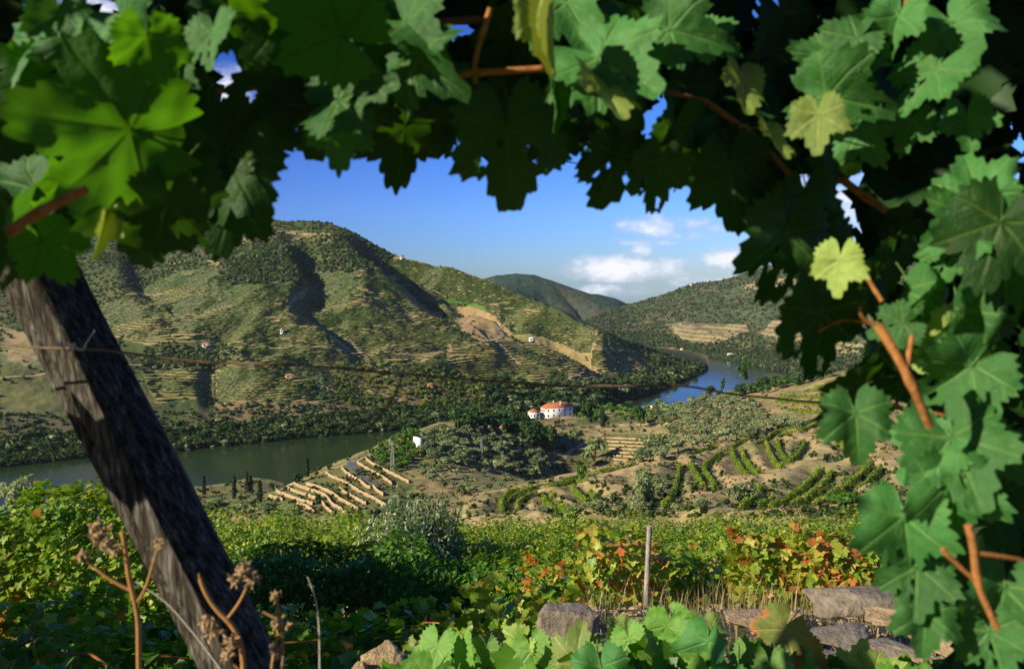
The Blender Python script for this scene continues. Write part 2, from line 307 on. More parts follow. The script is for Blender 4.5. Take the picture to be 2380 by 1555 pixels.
# land cover
PX = CX+F*TT; PY = HY+F*(CZ-NZ)/DD
soil = np.zeros(PX.shape+(3,))+np.array([.42, .31, .14])
g1 = fbm(X/14, Y/14, 21); g2 = fbm(X/4, Y/4, 22)
soil = mixc(soil, sstep(.40, .62, g1*.6+g2*.4), (.17, .19, .06)); soil = mixc(soil, sstep(.5, .75, g2)*.6, (.38, .29, .15))
grass = (.10, .14, .035); straw = (.56, .42, .21); dark = (.10, .09, .045)
def reg(poly, c, a=1.0, d0=0, d1=2000, nz=.25):
    global soil
    j1 = (fbm(X/6, Y/6, 31)-.5)*22; j2 = (fbm(X/6+50, Y/6, 32)-.5)*10
    mk = inpoly(PX+j1, PY+j2, poly) & (DD > d0) & (DD < d1)
    soil = mixc(soil, mk*a*(1-nz+nz*2*fbm(X/3, Y/3, 33)).clip(0, 1), c)
reg([(600,1160),(745,1096),(850,1055),(905,1075),(960,1120),(960,1200),(620,1200)], grass, .85, 150, 480)
reg([(1200,1100),(1260,1010),(1330,1010),(1400,1090),(1340,1130),(1230,1130)], (.11, .11, .04), .8, 300, 520)
reg([(400,1130),(640,1120),(640,1200),(400,1200)], (.12, .14, .05), .7, 250, 480)
reg([(1340,975),(1560,945),(1560,975),(1340,990)], grass, .7, 450, 740)
reg([(1330,990),(1560,985),(1560,1012),(1400,1018)], straw, .6, 400, 640)
for q in [[(440,980),(590,830),(600,1005)],[(860,930),(1050,700),(1090,800),(1200,980),(900,1040)],[(1250,800),(1400,650),(1560,850),(1580,960),(1300,900)],[(1700,850),(1900,830),(1980,960),(1800,900)]]:
    reg(cB(q), straw, .9, 100, 330)
for q in [[(470,1240),(520,1120),(620,1400),(500,1470)],[(740,1110),(860,970),(1040,1240),(800,1260)],[(1030,980),(1250,930),(1390,1200),(1250,1290),(1150,1180)],[(1500,1110),(1680,900),(2000,1000),(2180,1100),(2100,1250),(1700,1400),(1500,1300)],[(1400,1200),(1700,1180),(1700,1240),(1300,1450)],[(1900,600),(2300,900),(2332,1100),(1700,870)]]:
    reg(cC(q), straw, .75, 90, 330)
reg(cC([(1750,380),(2100,230),(2800,150),(2800,560),(1800,640),(1300,520)]), (.42, .29, .14), .85, 350, 650)
reg(cC([(600,480),(1250,480),(1300,800),(500,900),(300,600)]), (.30, .19, .11), .6, 350, 650)
reg([(1400,1008),(1548,1008),(1520,1095),(1395,1095)], grass, .8, 380, 520)
soil = mixc(soil, (hdist < 15)*sstep(1.8, 3.6, hdist)*(1-sstep(9, 14, hdist))*.85*(.75+.5*fbm(X/3, Y/3, 20)).clip(0, 1), (.50, .365, .175)); soil = mixc(soil, (hdist < 2.6)*.75, (.13, .125, .05)); soil = mixc(soil, sstep(.52, .66, fbm(X/8, Y/8, 27))*.6*(DD > 90), (.17, .19, .065)); soil = mixc(soil, sstep(.56, .66, fbm(X/1.8, Y/1.8, 28))*.5*(DD > 90), (.22, .17, .08))
fg = (DD < 45); sfor = np.zeros(PX.shape+(3,))+np.array([.20, .15, .09])
sfor = mixc(sfor, sstep(.42, .62, fbm(X/.6, Y/.6, 41)), (.10, .085, .045)); sfor = mixc(sfor, sstep(.55, .7, fbm(X/.25, Y/.25, 42)), (.36, .29, .18)); sfor = mixc(sfor, sstep(.5, .7, fbm(X/1.5, Y/1.5, 43))*.7, (.07, .10, .03))
kk = np.clip((DD-35)/20, 0, 1)[..., None]; soil = sfor*(1-kk)+soil*kk
V = np.stack([X, Y, NZ], -1).reshape(-1, 3)
o = link('near_hillside', mesh('near_hillside', V, gridfaces(NT_, ND_), M['near'], True, {'Col': soil.reshape(-1, 3)})); tag(o, kind='structure')

# the same slope rising behind the viewpoint
gx, gy = np.meshgrid(np.linspace(-160, 160, 90), np.concatenate([np.linspace(.95, -10, 30), np.linspace(-11, -220, 50)]), indexing='ij')
gz = CZ-1.58+np.where(gy < 0, -gy*.36, 0)-np.where(gy < -90, (-gy-90)*.2, 0)+(fbm(gx/4, gy/4, 8)-.5)*np.clip(-gy/4, 0, 1)*1.2-.02; 
gl = np.where(abs(gx) > 1.0, 1, 1); gz = gz-np.clip(gy, 0, 1)*.05
tag(link('upper_hillside', mesh('upper_hillside', np.stack([gx, gy, gz], -1).reshape(-1, 3), gridfaces(90, 80)[:, ::-1], M['near'], True, {'Col': np.tile([[.16, .15, .07]], (7200, 1))})), kind='structure')

# ---------------------------------------------------------------- opposite hill across the river
def lerp(tab, x): a = np.array(tab, float); return np.interp(x, a[:, 0], a[:, 1])
FOOT = [(-1400,1150),(-400,1105),(0,1086),(200,1062),(430,1043),(640,1022),(860,1003),(1000,990),(1200,970),(1330,957),(1400,944),(1490,922),(1560,897),(1610,875),(1646,858)]
RIDG = [(-1400,560),(-400,528),(0,528),(150,535),(260,545),(400,545),(510,524),(600,511),(720,512),(770,518),(810,530),(870,562),(950,592),(1050,616),(1150,642),(1200,671),(1300,716),(1400,765),(1450,789),(1530,815),(1600,838),(1640,852),(1646,857)]
RD = [(-1400,1500),(0,1180),(400,1120),(600,1110),(800,1090),(1000,1060),(1200,1010),(1400,930),(1530,985),(1600,1010),(1646,1025)]
NC, NR, NB = 900, 520, 24
pxh = np.concatenate([np.linspace(-1400, -60, 130), np.linspace(-55, 1646, NC-130)]); th = (pxh-CX)/F
df = F*CZ/(lerp(FOOT, pxh)-HY); dr = np.maximum(lerp(RD, pxh), df+6); zrg = CZ-(lerp(RIDG, pxh)-HY)/F*dr
s = np.linspace(-.06, 1, NR)
prof = lambda s: np.where(s < 0, s*1.0, 0.86*s+.30*s*(1-s)+.14*s**3)
Dh = df[:, None]+(dr-df)[:, None]*s[None]; Zh = np.maximum(zrg, 1)[:, None]*prof(s)[None]
sb = np.linspace(0, 1, NB+1)[1:]; Db = dr[:, None]+sb[None]*350; Zb = zrg[:, None]*(1-sb[None]**1.5)-6*sb[None]
Dh = np.concatenate([Dh, Db], 1); Zh = np.concatenate([Zh, Zb], 1); Th = np.broadcast_to(th[:, None], Dh.shape); Xh = Th*Dh
sfull = np.concatenate([s, np.full(NB, 1.0)])[None]
def base_hit(px, py):
    """pixel on the smooth hill -> plan position"""
    d = np.empty(len(px))
    for i, (a, b) in enumerate(zip(px, py)):
        j = int(np.argmin(abs(pxh-a))); r = HY+F*(CZ-Zh[j, :NR])/Dh[j, :NR]; d[i] = np.interp(-b, -r, Dh[j, :NR])
    return [((a-CX)/F*q, q) for a, q in zip(px, d)]
# gullies that run down the slope; (polyline in picture rows, depth, steep side width, gentle side width)
GUL = [([(815,545),(860,580),(930,625),(990,665),(1040,705),(1075,735)], 34, 42, 95),
       ([(1010,612),(1060,640),(1105,668),(1155,705),(1210,745),(1290,785),(1370,825),(1440,850)], 40, 44, 100),
       ([(660,520),(695,550),(725,595),(738,640),(725,690),(745,740)], 25, 27, 60),
       ([(700,700),(770,730),(815,775),(850,815)], 11, 20, 80),
       ([(500,800),(490,860),(492,930),(500,1000)], 5, 12, 25),
       ([(330,840),(420,830),(500,800),(560,740),(600,700)], 7, 14, 40),
       ([(1230,700),(1330,760),(1420,805),(1500,840)], 13, 22, 60),
       ([(300,560),(330,640),(380,700)], 14, 26, 60), ([(100,600),(150,700),(180,820)], 18, 30, 70),
       ([(1010,860),(1130,880),(1240,905)], 5, 12, 30)]
dz = np.zeros_like(Zh)
for line, A, w1, w2 in GUL:
    ln = base_hit([p[0] for p in line], [p[1] for p in line]); d, sd, pr = segdist(Xh, Dh, ln)
    wob = 1+.5*(fbm(Xh/40, Dh/40, 12)-.5)
    # steep wall is the sunward one (towards -x), facing away from the sun
    left = np.where(sd > 0, 1, 0); left = sd > 0
    w_ = np.where(left, w1, w2)*wob; q = np.clip(1-d/w_, 0, 1); q = q*q*(3-2*q)
    endf = sstep(0, .3, pr)*(1-sstep(.65, 1, pr)*.9)
    dz -= A*q*(0.12+.88*endf)
fade = sstep(0.02, .12, sfull)*(1-.45*sstep(.93, 1, sfull)*(np.arange(Dh.shape[1]) < NR)[None])
Zh = Zh+dz*fade+((fbm(Xh/90, Dh/90, 51)-.5)*16+(fbm(Xh/25, Dh/25, 52)-.5)*5)*fade*(1-sstep(.9, 1, sfull))+(fbm(Xh/9, Dh/9, 53, 3)-.5)*1.2*fade
Zh = np.where(sfull > .02, np.maximum(Zh, .4), Zh)
SG = np.broadcast_to(sfull, Zh.shape)
_ji = np.arange(Dh.shape[1])
def hill_h(x, y):
    sh = x.shape; x = x.ravel(); y = y.ravel(); t = x/y; i = np.clip(np.interp(t, th, np.arange(len(th))), 0, len(th)-1.001).astype(int)
    a = Dh[i, 0]; b = Dh[i, NR-1]; s_ = (y-a)/(b-a); j = s_*(NR-1); out = np.full(x.shape, -50.0)
    ok = (j >= 0) & (j < NR-1) & (t < th[-1]); jj = np.clip(j, 0, NR-2); j0 = jj.astype(int); f = jj-j0
    i1 = np.minimum(i+1, len(th)-1); z = Zh[i, j0]*(1-f)+Zh[i, j0+1]*f; out[ok] = z[ok]; return out.reshape(sh)
def hill_pt(px, py): return march(hill_h, px, py, 430, 1300, 900)
PXh = CX+F*Th; PYh = HY+F*(CZ-Zh)/Dh
VINE = [[(205,760),(240,712),(370,650),(505,612),(512,668),(640,655),(712,668),(730,635),(850,630),(915,640),(1040,700),(1020,740),(1060,790),(1000,835),(860,850),(740,850),(540,812),(480,790),(330,800)],
        [(880,620),(930,590),(1030,620),(1140,645),(1230,700),(1320,745),(1500,825),(1560,855),(1500,890),(1330,880),(1200,790),(1120,710),(1060,700)],
        [(330,860),(420,850),(500,858),(500,925),(360,935)],[(505,850),(620,858),(740,885),(740,935),(505,935)],
        [(500,812),(640,815),(740,850),(640,852),(505,848)],[(1050,800),(1160,790),(1280,870),(1250,905),(1120,890),(1040,840)],[(890,840),(1040,845),(1090,870),(1000,880)],[(1130,900),(1300,895),(1480,900),(1350,925),(1200,920)]]
def anyp(px, py, polys):
    r = np.zeros(np.shape(px), bool)
    for p in polys: r |= inpoly(px, py, p)
    return r
hc = np.zeros(Zh.shape+(3,))+np.array([.085, .11, .038])
a1 = fbm(Xh/35, Dh/35, 61); a2 = fbm(Xh/10, Dh/10, 62)
hc = mixc(hc, sstep(.5, .7, a1), (.13, .12, .055)); hc = mixc(hc, sstep(.5, .7, a2)*.7, (.065, .085, .03))
jx = (fbm(Xh/12, Dh/12, 63)-.5)*24; jy = (fbm(Xh/12+9, Dh/12, 64)-.5)*12
iv = anyp(PXh+jx, PYh+jy, VINE)
vb = mixc(np.zeros(Zh.shape+(3,))+np.array([.34, .265, .11]), sstep(.4, .65, fbm(Xh/90, Dh/30, 65))*.7, (.21, .195, .07)); vb = mixc(vb, sstep(.58, .70, fbm(Xh/4, Dh/4, 66))*.25, (.46, .34, .16))
hc = np.where(iv[..., None], vb, hc)
for poly, c in [([(1060,715),(1130,705),(1175,740),(1190,790),(1120,800),(1080,775),(1050,745)], (.40, .27, .13)), ([(1030,800),(1130,795),(1190,850),(1140,860),(1080,830)], (.38, .24, .11)),
        ([(660,560),(730,540),(800,545),(790,560)], (.25,.18,.09)), ([(520,545),(700,535),(720,545),(540,560)], (.28,.2,.1)),
        ([(0,850),(120,850),(330,880),(340,950),(200,970),(0,960)], (.17, .17, .065)), ([(0,790),(90,800),(120,850),(0,850)], (.20,.21,.09)), ([(0,750),(70,780),(110,815),(60,850),(20,830)], (.36,.27,.13)), ([(0,970),(250,975),(330,1040),(0,1060)], (.14,.12,.06)),
        ([(985,700),(1060,690),(1150,715),(1140,726),(1060,705),(1000,708)], (.10,.20,.03)), ([(500,930),(760,935),(1000,960),(990,1000),(500,1015)], (.24,.17,.085)), ([(760,850),(1150,840),(1180,950),(900,975),(760,940)], (.19,.145,.06)),
        ([(630,650),(718,658),(690,685),(510,690),(500,672)], (.13,.15,.05)), ([(1380,870),(1560,850),(1640,860),(1500,920),(1380,910)], (.14,.12,.06))]:
    mk = inpoly(PXh+jx, PYh+jy, poly); hc = mixc(hc, mk*.9, c)
hc = mixc(hc, (Zh < 2.5)*.6, (.20, .16, .10))
V = np.stack([Xh, Dh, Zh], -1).reshape(-1, 3)
o = link('opposite_hill', mesh('opposite_hill', V, gridfaces(NC, Dh.shape[1]), M['hill'], True, {'Col': hc.reshape(-1, 3)})); tag(o, kind='structure')

# ---------------------------------------------------------------- far hills
def farhill(name, pxs, foot_d, ridge, ridge_d, seed, amp, cover, n=420, mrows=240, exp=1.0, spur=0.0):
    t = (pxs-CX)/F; a = foot_d; b = ridge_d; s = np.linspace(-.05, 1, mrows); zr_ = CZ-(ridge-HY)/F*b
    D = a[:, None]+(b-a)[:, None]*s; Z = zr_[:, None]*np.where(s < 0, s*3, s**exp)[None]
    sb = np.linspace(0, 1, 14)[1:]; D = np.concatenate([D, b[:, None]+sb*700], 1); Z = np.concatenate([Z, zr_[:, None]*(1-sb**1.6)[None]-5], 1)
    sf = np.concatenate([s, np.ones(13)])[None]; T = np.broadcast_to(t[:, None], D.shape); X_ = T*D; fd = sstep(.03, .2, sf)*(1-.93*sstep(.7, 1, sf))
    rid = abs(fbm((X_+D*.35)/ (amp*9), D/(amp*26), seed+5, 3)-.5)*2
    Z = Z+((fbm(X_/(amp*7), D/(amp*7), seed)-.5)*amp*1.4-(1-rid)**3*spur+(fbm(X_/40, D/40, seed+1)-.5)*10)*fd+(fbm(X_/12, D/12, seed+2)-.5)*3*sstep(.02, .1, sf)
    Z = np.where(sf > .01, np.maximum(Z, .3), Z)
    col = cover(X_, D, Z, CX+F*T, HY+F*(CZ-Z)/D, sf)
    o = link(name, mesh(name, np.stack([X_, D, Z], -1).reshape(-1, 3), gridfaces(len(t), D.shape[1]), M['far'], True, {'Col': col.reshape(-1, 3)})); tag(o, kind='structure')
    return t, D, Z, mrows
def cov_right(X_, D, Z, px, py, sf):
    c = np.zeros(Z.shape+(3,))+np.array([.09, .115, .055]); c = mixc(c, sstep(.45, .65, fbm(X_/60, D/60, 71)), (.14, .135, .075)); c = mixc(c, sstep(.5, .7, fbm(X_/15, D/15, 72)), (.06, .09, .04))
    j = (fbm(X_/30, D/30, 73)-.5)*16
    lowb = np.clip(1-sf*2.4, 0, 1)*sstep(.42, .6, fbm(X_/18, D/18, 75)); c = mixc(c, lowb*.9, (.25, .19, .10))
    for poly in [[(1545,752),(1600,748),(1735,755),(1740,772),(1640,800),(1590,795)], [(1765,775),(1800,745),(1860,730),(1960,760),(1960,810),(1830,790)], [(1720,665),(1770,650),(1850,640),(1850,670),(1730,672)], [(1930,800),(2150,790),(2250,860),(2000,860)], [(1960,640),(2060,660),(2080,760),(1940,740)]]:
        mk = inpoly(px+j, py+j*.3, poly); st = np.sin(Z*2*math.pi/5.5)*.5+.5; c = mixc(c, mk*(.35+.6*(st > .42)), (.40, .31, .17)); 
    return mixc(c, (Z < 5)*.7, (.20, .20, .10))
pxs = np.linspace(1340, 3000, 560)
rt, RDg, RZg, Rm = farhill('right_bank_hill', pxs, lerp([(1340,1520),(1500,1420),(1560,1322),(1640,1210),(1700,1130),(1780,1040),(1860,965),(2000,880),(2380,720),(3000,600)], pxs),
    lerp([(1340,752),(1370,741),(1450,709),(1550,681),(1600,661),(1680,650),(1760,625),(1850,598),(2000,572),(2380,538),(3000,520)], pxs), lerp([(1340,1700),(1450,1820),(1700,1780),(2000,1500),(3000,1200)], pxs), 81, 22, cov_right, spur=20)
def cov_mid(X_, D, Z, px, py, sf):
    c = np.zeros(Z.shape+(3,))+np.array([.045, .085, .055]); return mixc(c, sstep(.5, .7, fbm(X_/150, D/150, 91)), (.09, .10, .06))
pxs = np.linspace(900, 1760, 300)
farhill('middle_distance_hill', pxs, lerp([(900,1450),(1400,1500),(1760,1700)], pxs), lerp([(900,690),(1100,655),(1150,640),(1200,634),(1240,636),(1280,648),(1320,664),(1370,682),(1400,690),(1440,702),(1470,722),(1560,750),(1760,760)], pxs), lerp([(900,2000),(1200,2000),(1760,1980)], pxs), 95, 36, cov_mid, spur=50)
pxs = np.linspace(1250, 1800, 120)
farhill('distant_hill', pxs, lerp([(1250,2250),(1800,2250)], pxs), lerp([(1250,680),(1390,684),(1430,693),(1470,712),(1550,728),(1800,735)], pxs), lerp([(1250,2650),(1800,2650)], pxs), 99, 40, cov_mid, spur=20)
# base ground out to the horizon, river sheet above it
def cov(n): return None
gx, gy = np.meshgrid(np.linspace(-12000, 12000, 40), np.r_[np.linspace(-300, 2400, 12), np.linspace(2600, 14000, 20)], indexing='ij')
mb = MB(); mb.add(np.stack([gx, gy, np.where(gy > 2390, 120-.054*gy, -9)], -1), gridfaces(40, 32), Col=np.tile([[.08, .09, .045]], (1280, 1)))
tag(mb.build('ground', M['far']), kind='structure')
m, t = matbase('river_water'); g = t.n.new('ShaderNodeNewGeometry')
mp = t.n.new('ShaderNodeMapping'); t.set(mp, 0, g.outputs['Position']); mp.inputs['Scale'].default_value = (1, .55, 1)
wn = t.noise(.45, 5, .65, mp.outputs[0]); wl = t.noise(.018, 3, .5, mp.outputs[0])
p = t.n.new('ShaderNodeBsdfPrincipled'); p.inputs['Base Color'].default_value = (.020, .040, .014, 1); p.inputs['IOR'].default_value = 1.33
t.set(p, 'Roughness', t.ramp(wl, [(.35, .04), (.65, .14)])); b = t.n.new('ShaderNodeBump'); t.set(b, 'Height', wn); b.inputs['Strength'].default_value = .3; b.inputs['Distance'].default_value = .25; t.set(p, 'Normal', b.outputs[0])
finish(t, p.outputs[0]); M['water'] = m
mb = MB(); mb.add([(-2600, 200, 0), (2000, 200, 0), (2600, 3200, 0), (-2600, 3200, 0)], [(0, 1, 2, 3)]); tag(mb.build('river', M['water']), kind='structure')
# ---------------------------------------------------------------- foliage templates (unit size, base at z = 0)
def quads(pts, nrm, size, rs, asp=1.0, fold=0.0):
    """one leaf-cluster quad at each point, roughly facing nrm"""
    n = len(pts); nrm = nrm+rs.normal(0, .55, (n, 3)); nrm /= np.linalg.norm(nrm, axis=1)[:, None]+1e-9
    a = np.cross(nrm, rs.normal(0, 1, (n, 3))); a /= np.linalg.norm(a, axis=1)[:, None]+1e-9; b = np.cross(nrm, a)
    sz = (size*(0.6+.8*rs.rand(n)))[:, None]; A = a*sz*asp; B = b*sz
    V = np.stack([pts-A*.9, pts-B*.55+A*.1, pts+A, pts+B*.6-A*.05], 1)
    return V.reshape(-1, 3), (np.arange(n)[:, None]*4+np.arange(4))
def crown(n, size, seed, rx=.5, rz=.45, zc=.55, lobes=9, lr=.42, asp=1.0, taper=0.0, core=True):
    rs = R0(seed); L = rs.normal(0, 1, (lobes, 3)); L /= np.linalg.norm(L, axis=1)[:, None]; L *= (0.35+.45*rs.rand(lobes))[:, None]
    pts = []; nr = []; tone = []
    lt = rs.rand(lobes)
    for i in range(n):
        k = rs.randint(lobes); d = rs.normal(0, 1, 3); d /= np.linalg.norm(d)
        if d[2] < -.35: d[2] *= -.6
        r = lr*(.55+.5*rs.rand()**.5); p = L[k]+d*r; pts.append(p); nr.append(d); tone.append(.55*lt[k]+.45*rs.rand())
    pts = np.array(pts); pts *= np.array([rx, rx, rz])/(.8+lr*.6); 
    if taper: pts[:, :2] *= np.clip(1-taper*(pts[:, 2:]/rz*.5+.5), .05, 1)
    pts[:, 2] += zc; V, Fq = quads(pts, np.array(nr), size, rs, asp); tone = np.repeat(tone, 4)
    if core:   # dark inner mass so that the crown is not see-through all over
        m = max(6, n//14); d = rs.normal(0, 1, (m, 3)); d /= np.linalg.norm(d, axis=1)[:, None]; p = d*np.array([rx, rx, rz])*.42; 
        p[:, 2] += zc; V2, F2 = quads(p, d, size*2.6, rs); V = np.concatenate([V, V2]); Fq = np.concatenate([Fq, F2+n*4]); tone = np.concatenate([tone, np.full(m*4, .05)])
    return V, Fq, tone
def trunk_mb(h, r, seed, limbs=3, spread=.25, top=.6):
    rs = R0(seed); mb = MB(); k = 5; z = np.linspace(-.06, h, k); off = np.cumsum(rs.normal(0, .02, (k, 2)), 0)
    mb.tube(np.c_[off, z], np.linspace(r, r*.6, k), 7)
    for i in range(limbs):
        a = i/limbs*6.28+rs.rand(); e = np.array([math.cos(a)*spread, math.sin(a)*spread, top]); s0 = np.r_[off[-1], h*.9]
        mb.tube([s0, (s0+e)/2+[0, 0, -.02], e], [r*.5, r*.35, r*.15], 5)
    return mb
def tree_mesh(name, cr, mat, tr=None):
    V, Fq, tone = cr
    if tr is None: return mesh(name, V, Fq, mat, False, {'rnd': tone})
    TV = np.concatenate(tr.V); TF = [np.concatenate(f) for f in tr.F.values()]; n = len(V)
    return mesh(name, np.concatenate([V, TV]), [Fq]+[f+n for f in TF], None, False, {'rnd': np.concatenate([tone, np.zeros(len(TV))])}, mats=[mat, M['bark']],
                midx=np.concatenate([np.zeros(len(Fq)), np.ones(sum(len(f) for f in TF))]))
def kinds(name, n, fn): return [fn(i) for i in range(n)]
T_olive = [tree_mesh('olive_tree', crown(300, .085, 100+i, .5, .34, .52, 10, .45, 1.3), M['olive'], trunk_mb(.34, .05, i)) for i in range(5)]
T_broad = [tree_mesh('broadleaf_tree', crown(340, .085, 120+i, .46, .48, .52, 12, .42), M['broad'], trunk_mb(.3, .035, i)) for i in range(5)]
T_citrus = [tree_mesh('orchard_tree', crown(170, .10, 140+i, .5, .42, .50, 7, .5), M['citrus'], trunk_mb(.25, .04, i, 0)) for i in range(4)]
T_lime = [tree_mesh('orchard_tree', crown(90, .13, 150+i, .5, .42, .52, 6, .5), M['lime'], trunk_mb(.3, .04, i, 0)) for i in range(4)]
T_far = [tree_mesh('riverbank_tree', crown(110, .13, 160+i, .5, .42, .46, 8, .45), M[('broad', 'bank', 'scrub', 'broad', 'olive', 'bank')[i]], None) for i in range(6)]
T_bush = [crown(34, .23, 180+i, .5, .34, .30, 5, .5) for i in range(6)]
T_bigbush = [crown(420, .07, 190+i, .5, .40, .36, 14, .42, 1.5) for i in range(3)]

def scatter(poly, n, seed, mind, hpt, d0=None, jitter=True):
    """n picture-plane samples in a polygon, thinned to a spacing, dropped on the ground"""
    rs = R0(seed); P_ = np.array(poly, float); x0, y0 = P_.min(0); x1, y1 = P_.max(0); got = []; tries = 0
    while len(got) < n and tries < n*60:
        x = x0+rs.rand()*(x1-x0); y = y0+rs.rand()*(y1-y0); tries += 1
        if not inpoly([x], [y], poly)[0]: continue
        if any((x-a)**2+((y-b)*1.9)**2 < mind**2 for a, b in got): continue
        got.append((x, y))
    if not got: return []
    got = np.array(got); X_, Y_, Z_, ok = hpt(got[:, 0], got[:, 1]); r = rs.rand(len(got))
    return [(X_[i], Y_[i], Z_[i], got[i][0], got[i][1], r[i]) for i in range(len(got)) if ok[i]]
def where(px, py, x0, x1, y0, y1):
    a = (px-x0)/(x1-x0+1e-6); b = (py-y0)/(y1-y0+1e-6); v = 'upper' if b < .34 else 'lower' if b > .67 else 'middle'; h = 'left' if a < .2 else 'centre left' if a < .4 else 'centre' if a < .6 else 'centre right' if a < .8 else 'right'
    return v+' '+h
def plant(name, temps, spots, hpx, label, cat, group, var=.35, sz=1.0, flat=1.0):
    """hpx: height in 2380-wide picture units at the spot's distance, i.e. a real size"""
    if not spots: return
    q_ = np.array([s_[3:5] for s_ in spots]); bb = (q_[:, 0].min(), q_[:, 0].max(), q_[:, 1].min(), q_[:, 1].max())
    for i, (x, y, z, px, py, r) in enumerate(spots):
        h = hpx*y/F*(1-var/2+var*r); o = link(name, temps[i % len(temps)], loc=(x, y, z-.03*h), rz=r*40, sc=(h*sz*(1+.3*math.sin(i*2.3)), h*sz*(1+.25*math.cos(i*1.7)), h*flat)); tag(o, ('large ' if r > .66 else 'little ' if r < .33 else '')+label+', '+where(px, py, *bb), cat, group)
def stuffmesh(name, temps, spots, mat, label, cat, size, var=.5, flat=1.0):
    """size: callable(spot) -> metres"""
    Vs = []; Fs = []; As = []; n = 0
    by = {}
    for i, sp in enumerate(spots): by.setdefault(i % len(temps), []).append((i, sp))
    for k, L in by.items():
        V, Fq, tone = temps[k]; ii = np.array([q[0] for q in L]); pos = np.array([q[1][:3] for q in L]); r = np.array([q[1][5] for q in L]); sc = np.array([size(q[1]) for q in L])*(1-var/2+var*r)
        a = r*40; ca, sa = np.cos(a), np.sin(a); vx = V[None, :, 0]*ca[:, None]-V[None, :, 1]*sa[:, None]; vy = V[None, :, 0]*sa[:, None]+V[None, :, 1]*ca[:, None]
        W_ = np.stack([vx*sc[:, None], vy*sc[:, None], np.broadcast_to(V[None, :, 2], vx.shape)*sc[:, None]*flat-.04*sc[:, None]], -1)+pos[:, None]
        m = len(L); Vs.append(W_.reshape(-1, 3)); Fs.append((Fq[None]+(np.arange(m)*len(V))[:, None, None]+n).reshape(-1, 4)); n += m*len(V)
        tt = R0(7).rand(m); As.append((tone[None]*.6+tt[:, None]*.4).ravel())
    o = link(name, mesh(name, np.concatenate(Vs), np.concatenate(Fs), mat, False, {'rnd': np.concatenate(As)})); return tag(o, label, cat, None, 'stuff')

# ---------------------------------------------------------------- opposite hill: planted rows, tracks, scrub, orchards
def hedge(mb, line, w, h, seed, step, dens=1):
    """a low vine row: a lumpy ridge strip following a line of ground points"""
    L = np.array(line); seg = np.r_[0, np.cumsum(np.linalg.norm(np.diff(L[:, :2], axis=0), axis=1))]; n = max(2, int(seg[-1]/step)); q = np.linspace(0, seg[-1], n)
    p = np.stack([np.interp(q, seg, L[:, i]) for i in range(3)], 1); t = np.gradient(p, axis=0); t /= np.linalg.norm(t, axis=1)[:, None]+1e-9; sd = np.stack([t[:, 1], -t[:, 0], 0*t[:, 0]], 1)
    rs = R0(seed); gap = (vn(q/9+seed, q*0, 3) > .09)*1.0; hh = h*(.7+.6*rs.rand(n))*gap+.02; ww = w*(.6+.8*rs.rand(n)); up = np.array([0, 0, 1.0])
    a = p-sd*ww[:, None]*.5-up*.2; b = p-sd*ww[:, None]*.35+up*hh[:, None]*.8; c = p+sd*(rs.rand(n)[:, None]-.5)*.2+up*hh[:, None]; d = p+sd*ww[:, None]*.35+up*hh[:, None]*.75; e = p+sd*ww[:, None]*.5-up*.2
    V = np.stack([a, b, c, d, e], 1).reshape(-1, 3); i = np.arange(n-1)*5; Fq = np.concatenate([np.stack([i+k, i+5+k, i+6+k, i+1+k], 1) for k in range(4)])
    mb.add(V, Fq, rnd=np.repeat(rs.rand(n)*.6, 5))
hrows = 0; runs = []
plots = [(VINE[0], 1.75, 'vine row on the sunlit terraces of the big hill'), (VINE[1], 1.9, 'vine row on the high terraces near the falling ridge'), (VINE[2], 1.7, 'green vine row in the plot just right of the leaning post'),
         (VINE[3], 1.5, 'vine row in the lowest striped plot above the river trees'), (VINE[5], 2.0, 'vine row curving below the dirt tracks of the big hill'), (VINE[6], 1.7, 'short vine row beneath the bare earth slope'), (VINE[7], 1.7, 'vine row low on the hill above the riverside wood'), (VINE[4], 1.5, 'vine row along the pale terrace under the upper plots')]
for pi, (poly, dzr, lab) in enumerate(plots):
    z0, z1 = 6, 190; lev = z0; wv = (fbm(Xh/60, Dh/60, 77)[:, 10:NR-2]-.5)*6
    while lev < z1:
        lv = lev; lev += dzr*(1-.25*(lev/190)); run = []
        pj = PXh[:, 10:NR-2]; zz = Zh[:, 10:NR-2]+wv
        cr = (zz[:, :-1] < lv) & (zz[:, 1:] >= lv); has = cr.any(1); j = cr.argmax(1)+10; i_ = np.arange(NC)
        inside = has & inpoly(PXh[i_, j]+jx[i_, j]*.6, PYh[i_, j]+jy[i_, j], poly)
        for i in range(NC+1):
            if i < NC and inside[i] and (not run or abs(Dh[i, j[i]]-run[-1][1]) < 9): run.append((Xh[i, j[i]], Dh[i, j[i]], Zh[i, j[i]])); continue
            if len(run) > 12:
                runs.append((len(run), lab, run))
            run = [(Xh[i, j[i]], Dh[i, j[i]], Zh[i, j[i]])] if i < NC and inside[i] else []
runs.sort(key=lambda r: -r[0]); rest = MB()
for hrows, (n_, lab, run) in enumerate(runs):
    m_ = run[len(run)//2]; lab = lab+', '+where(CX+F*m_[0]/m_[1], HY+F*(CZ-m_[2])/m_[1], 205, 1500, 600, 930)+(' long' if n_ > 120 else ' short' if n_ < 50 else '')
    if hrows < 230: mb = MB(); hedge(mb, run, 1.15, 1.3, hrows, 1.7); tag(mb.build('vine_row', M['hillrow']), lab, 'vine row', 'vine rows on the terraces of the opposite hill')
    else: hedge(rest, run, 1.15, 1.3, hrows, 1.9)
tag(rest.build('vineyard', M['hillrow']), 'short remaining vine rows between the long terraces of the big hill', 'vineyard', None, 'stuff')
print('hill vine rows', len(runs))
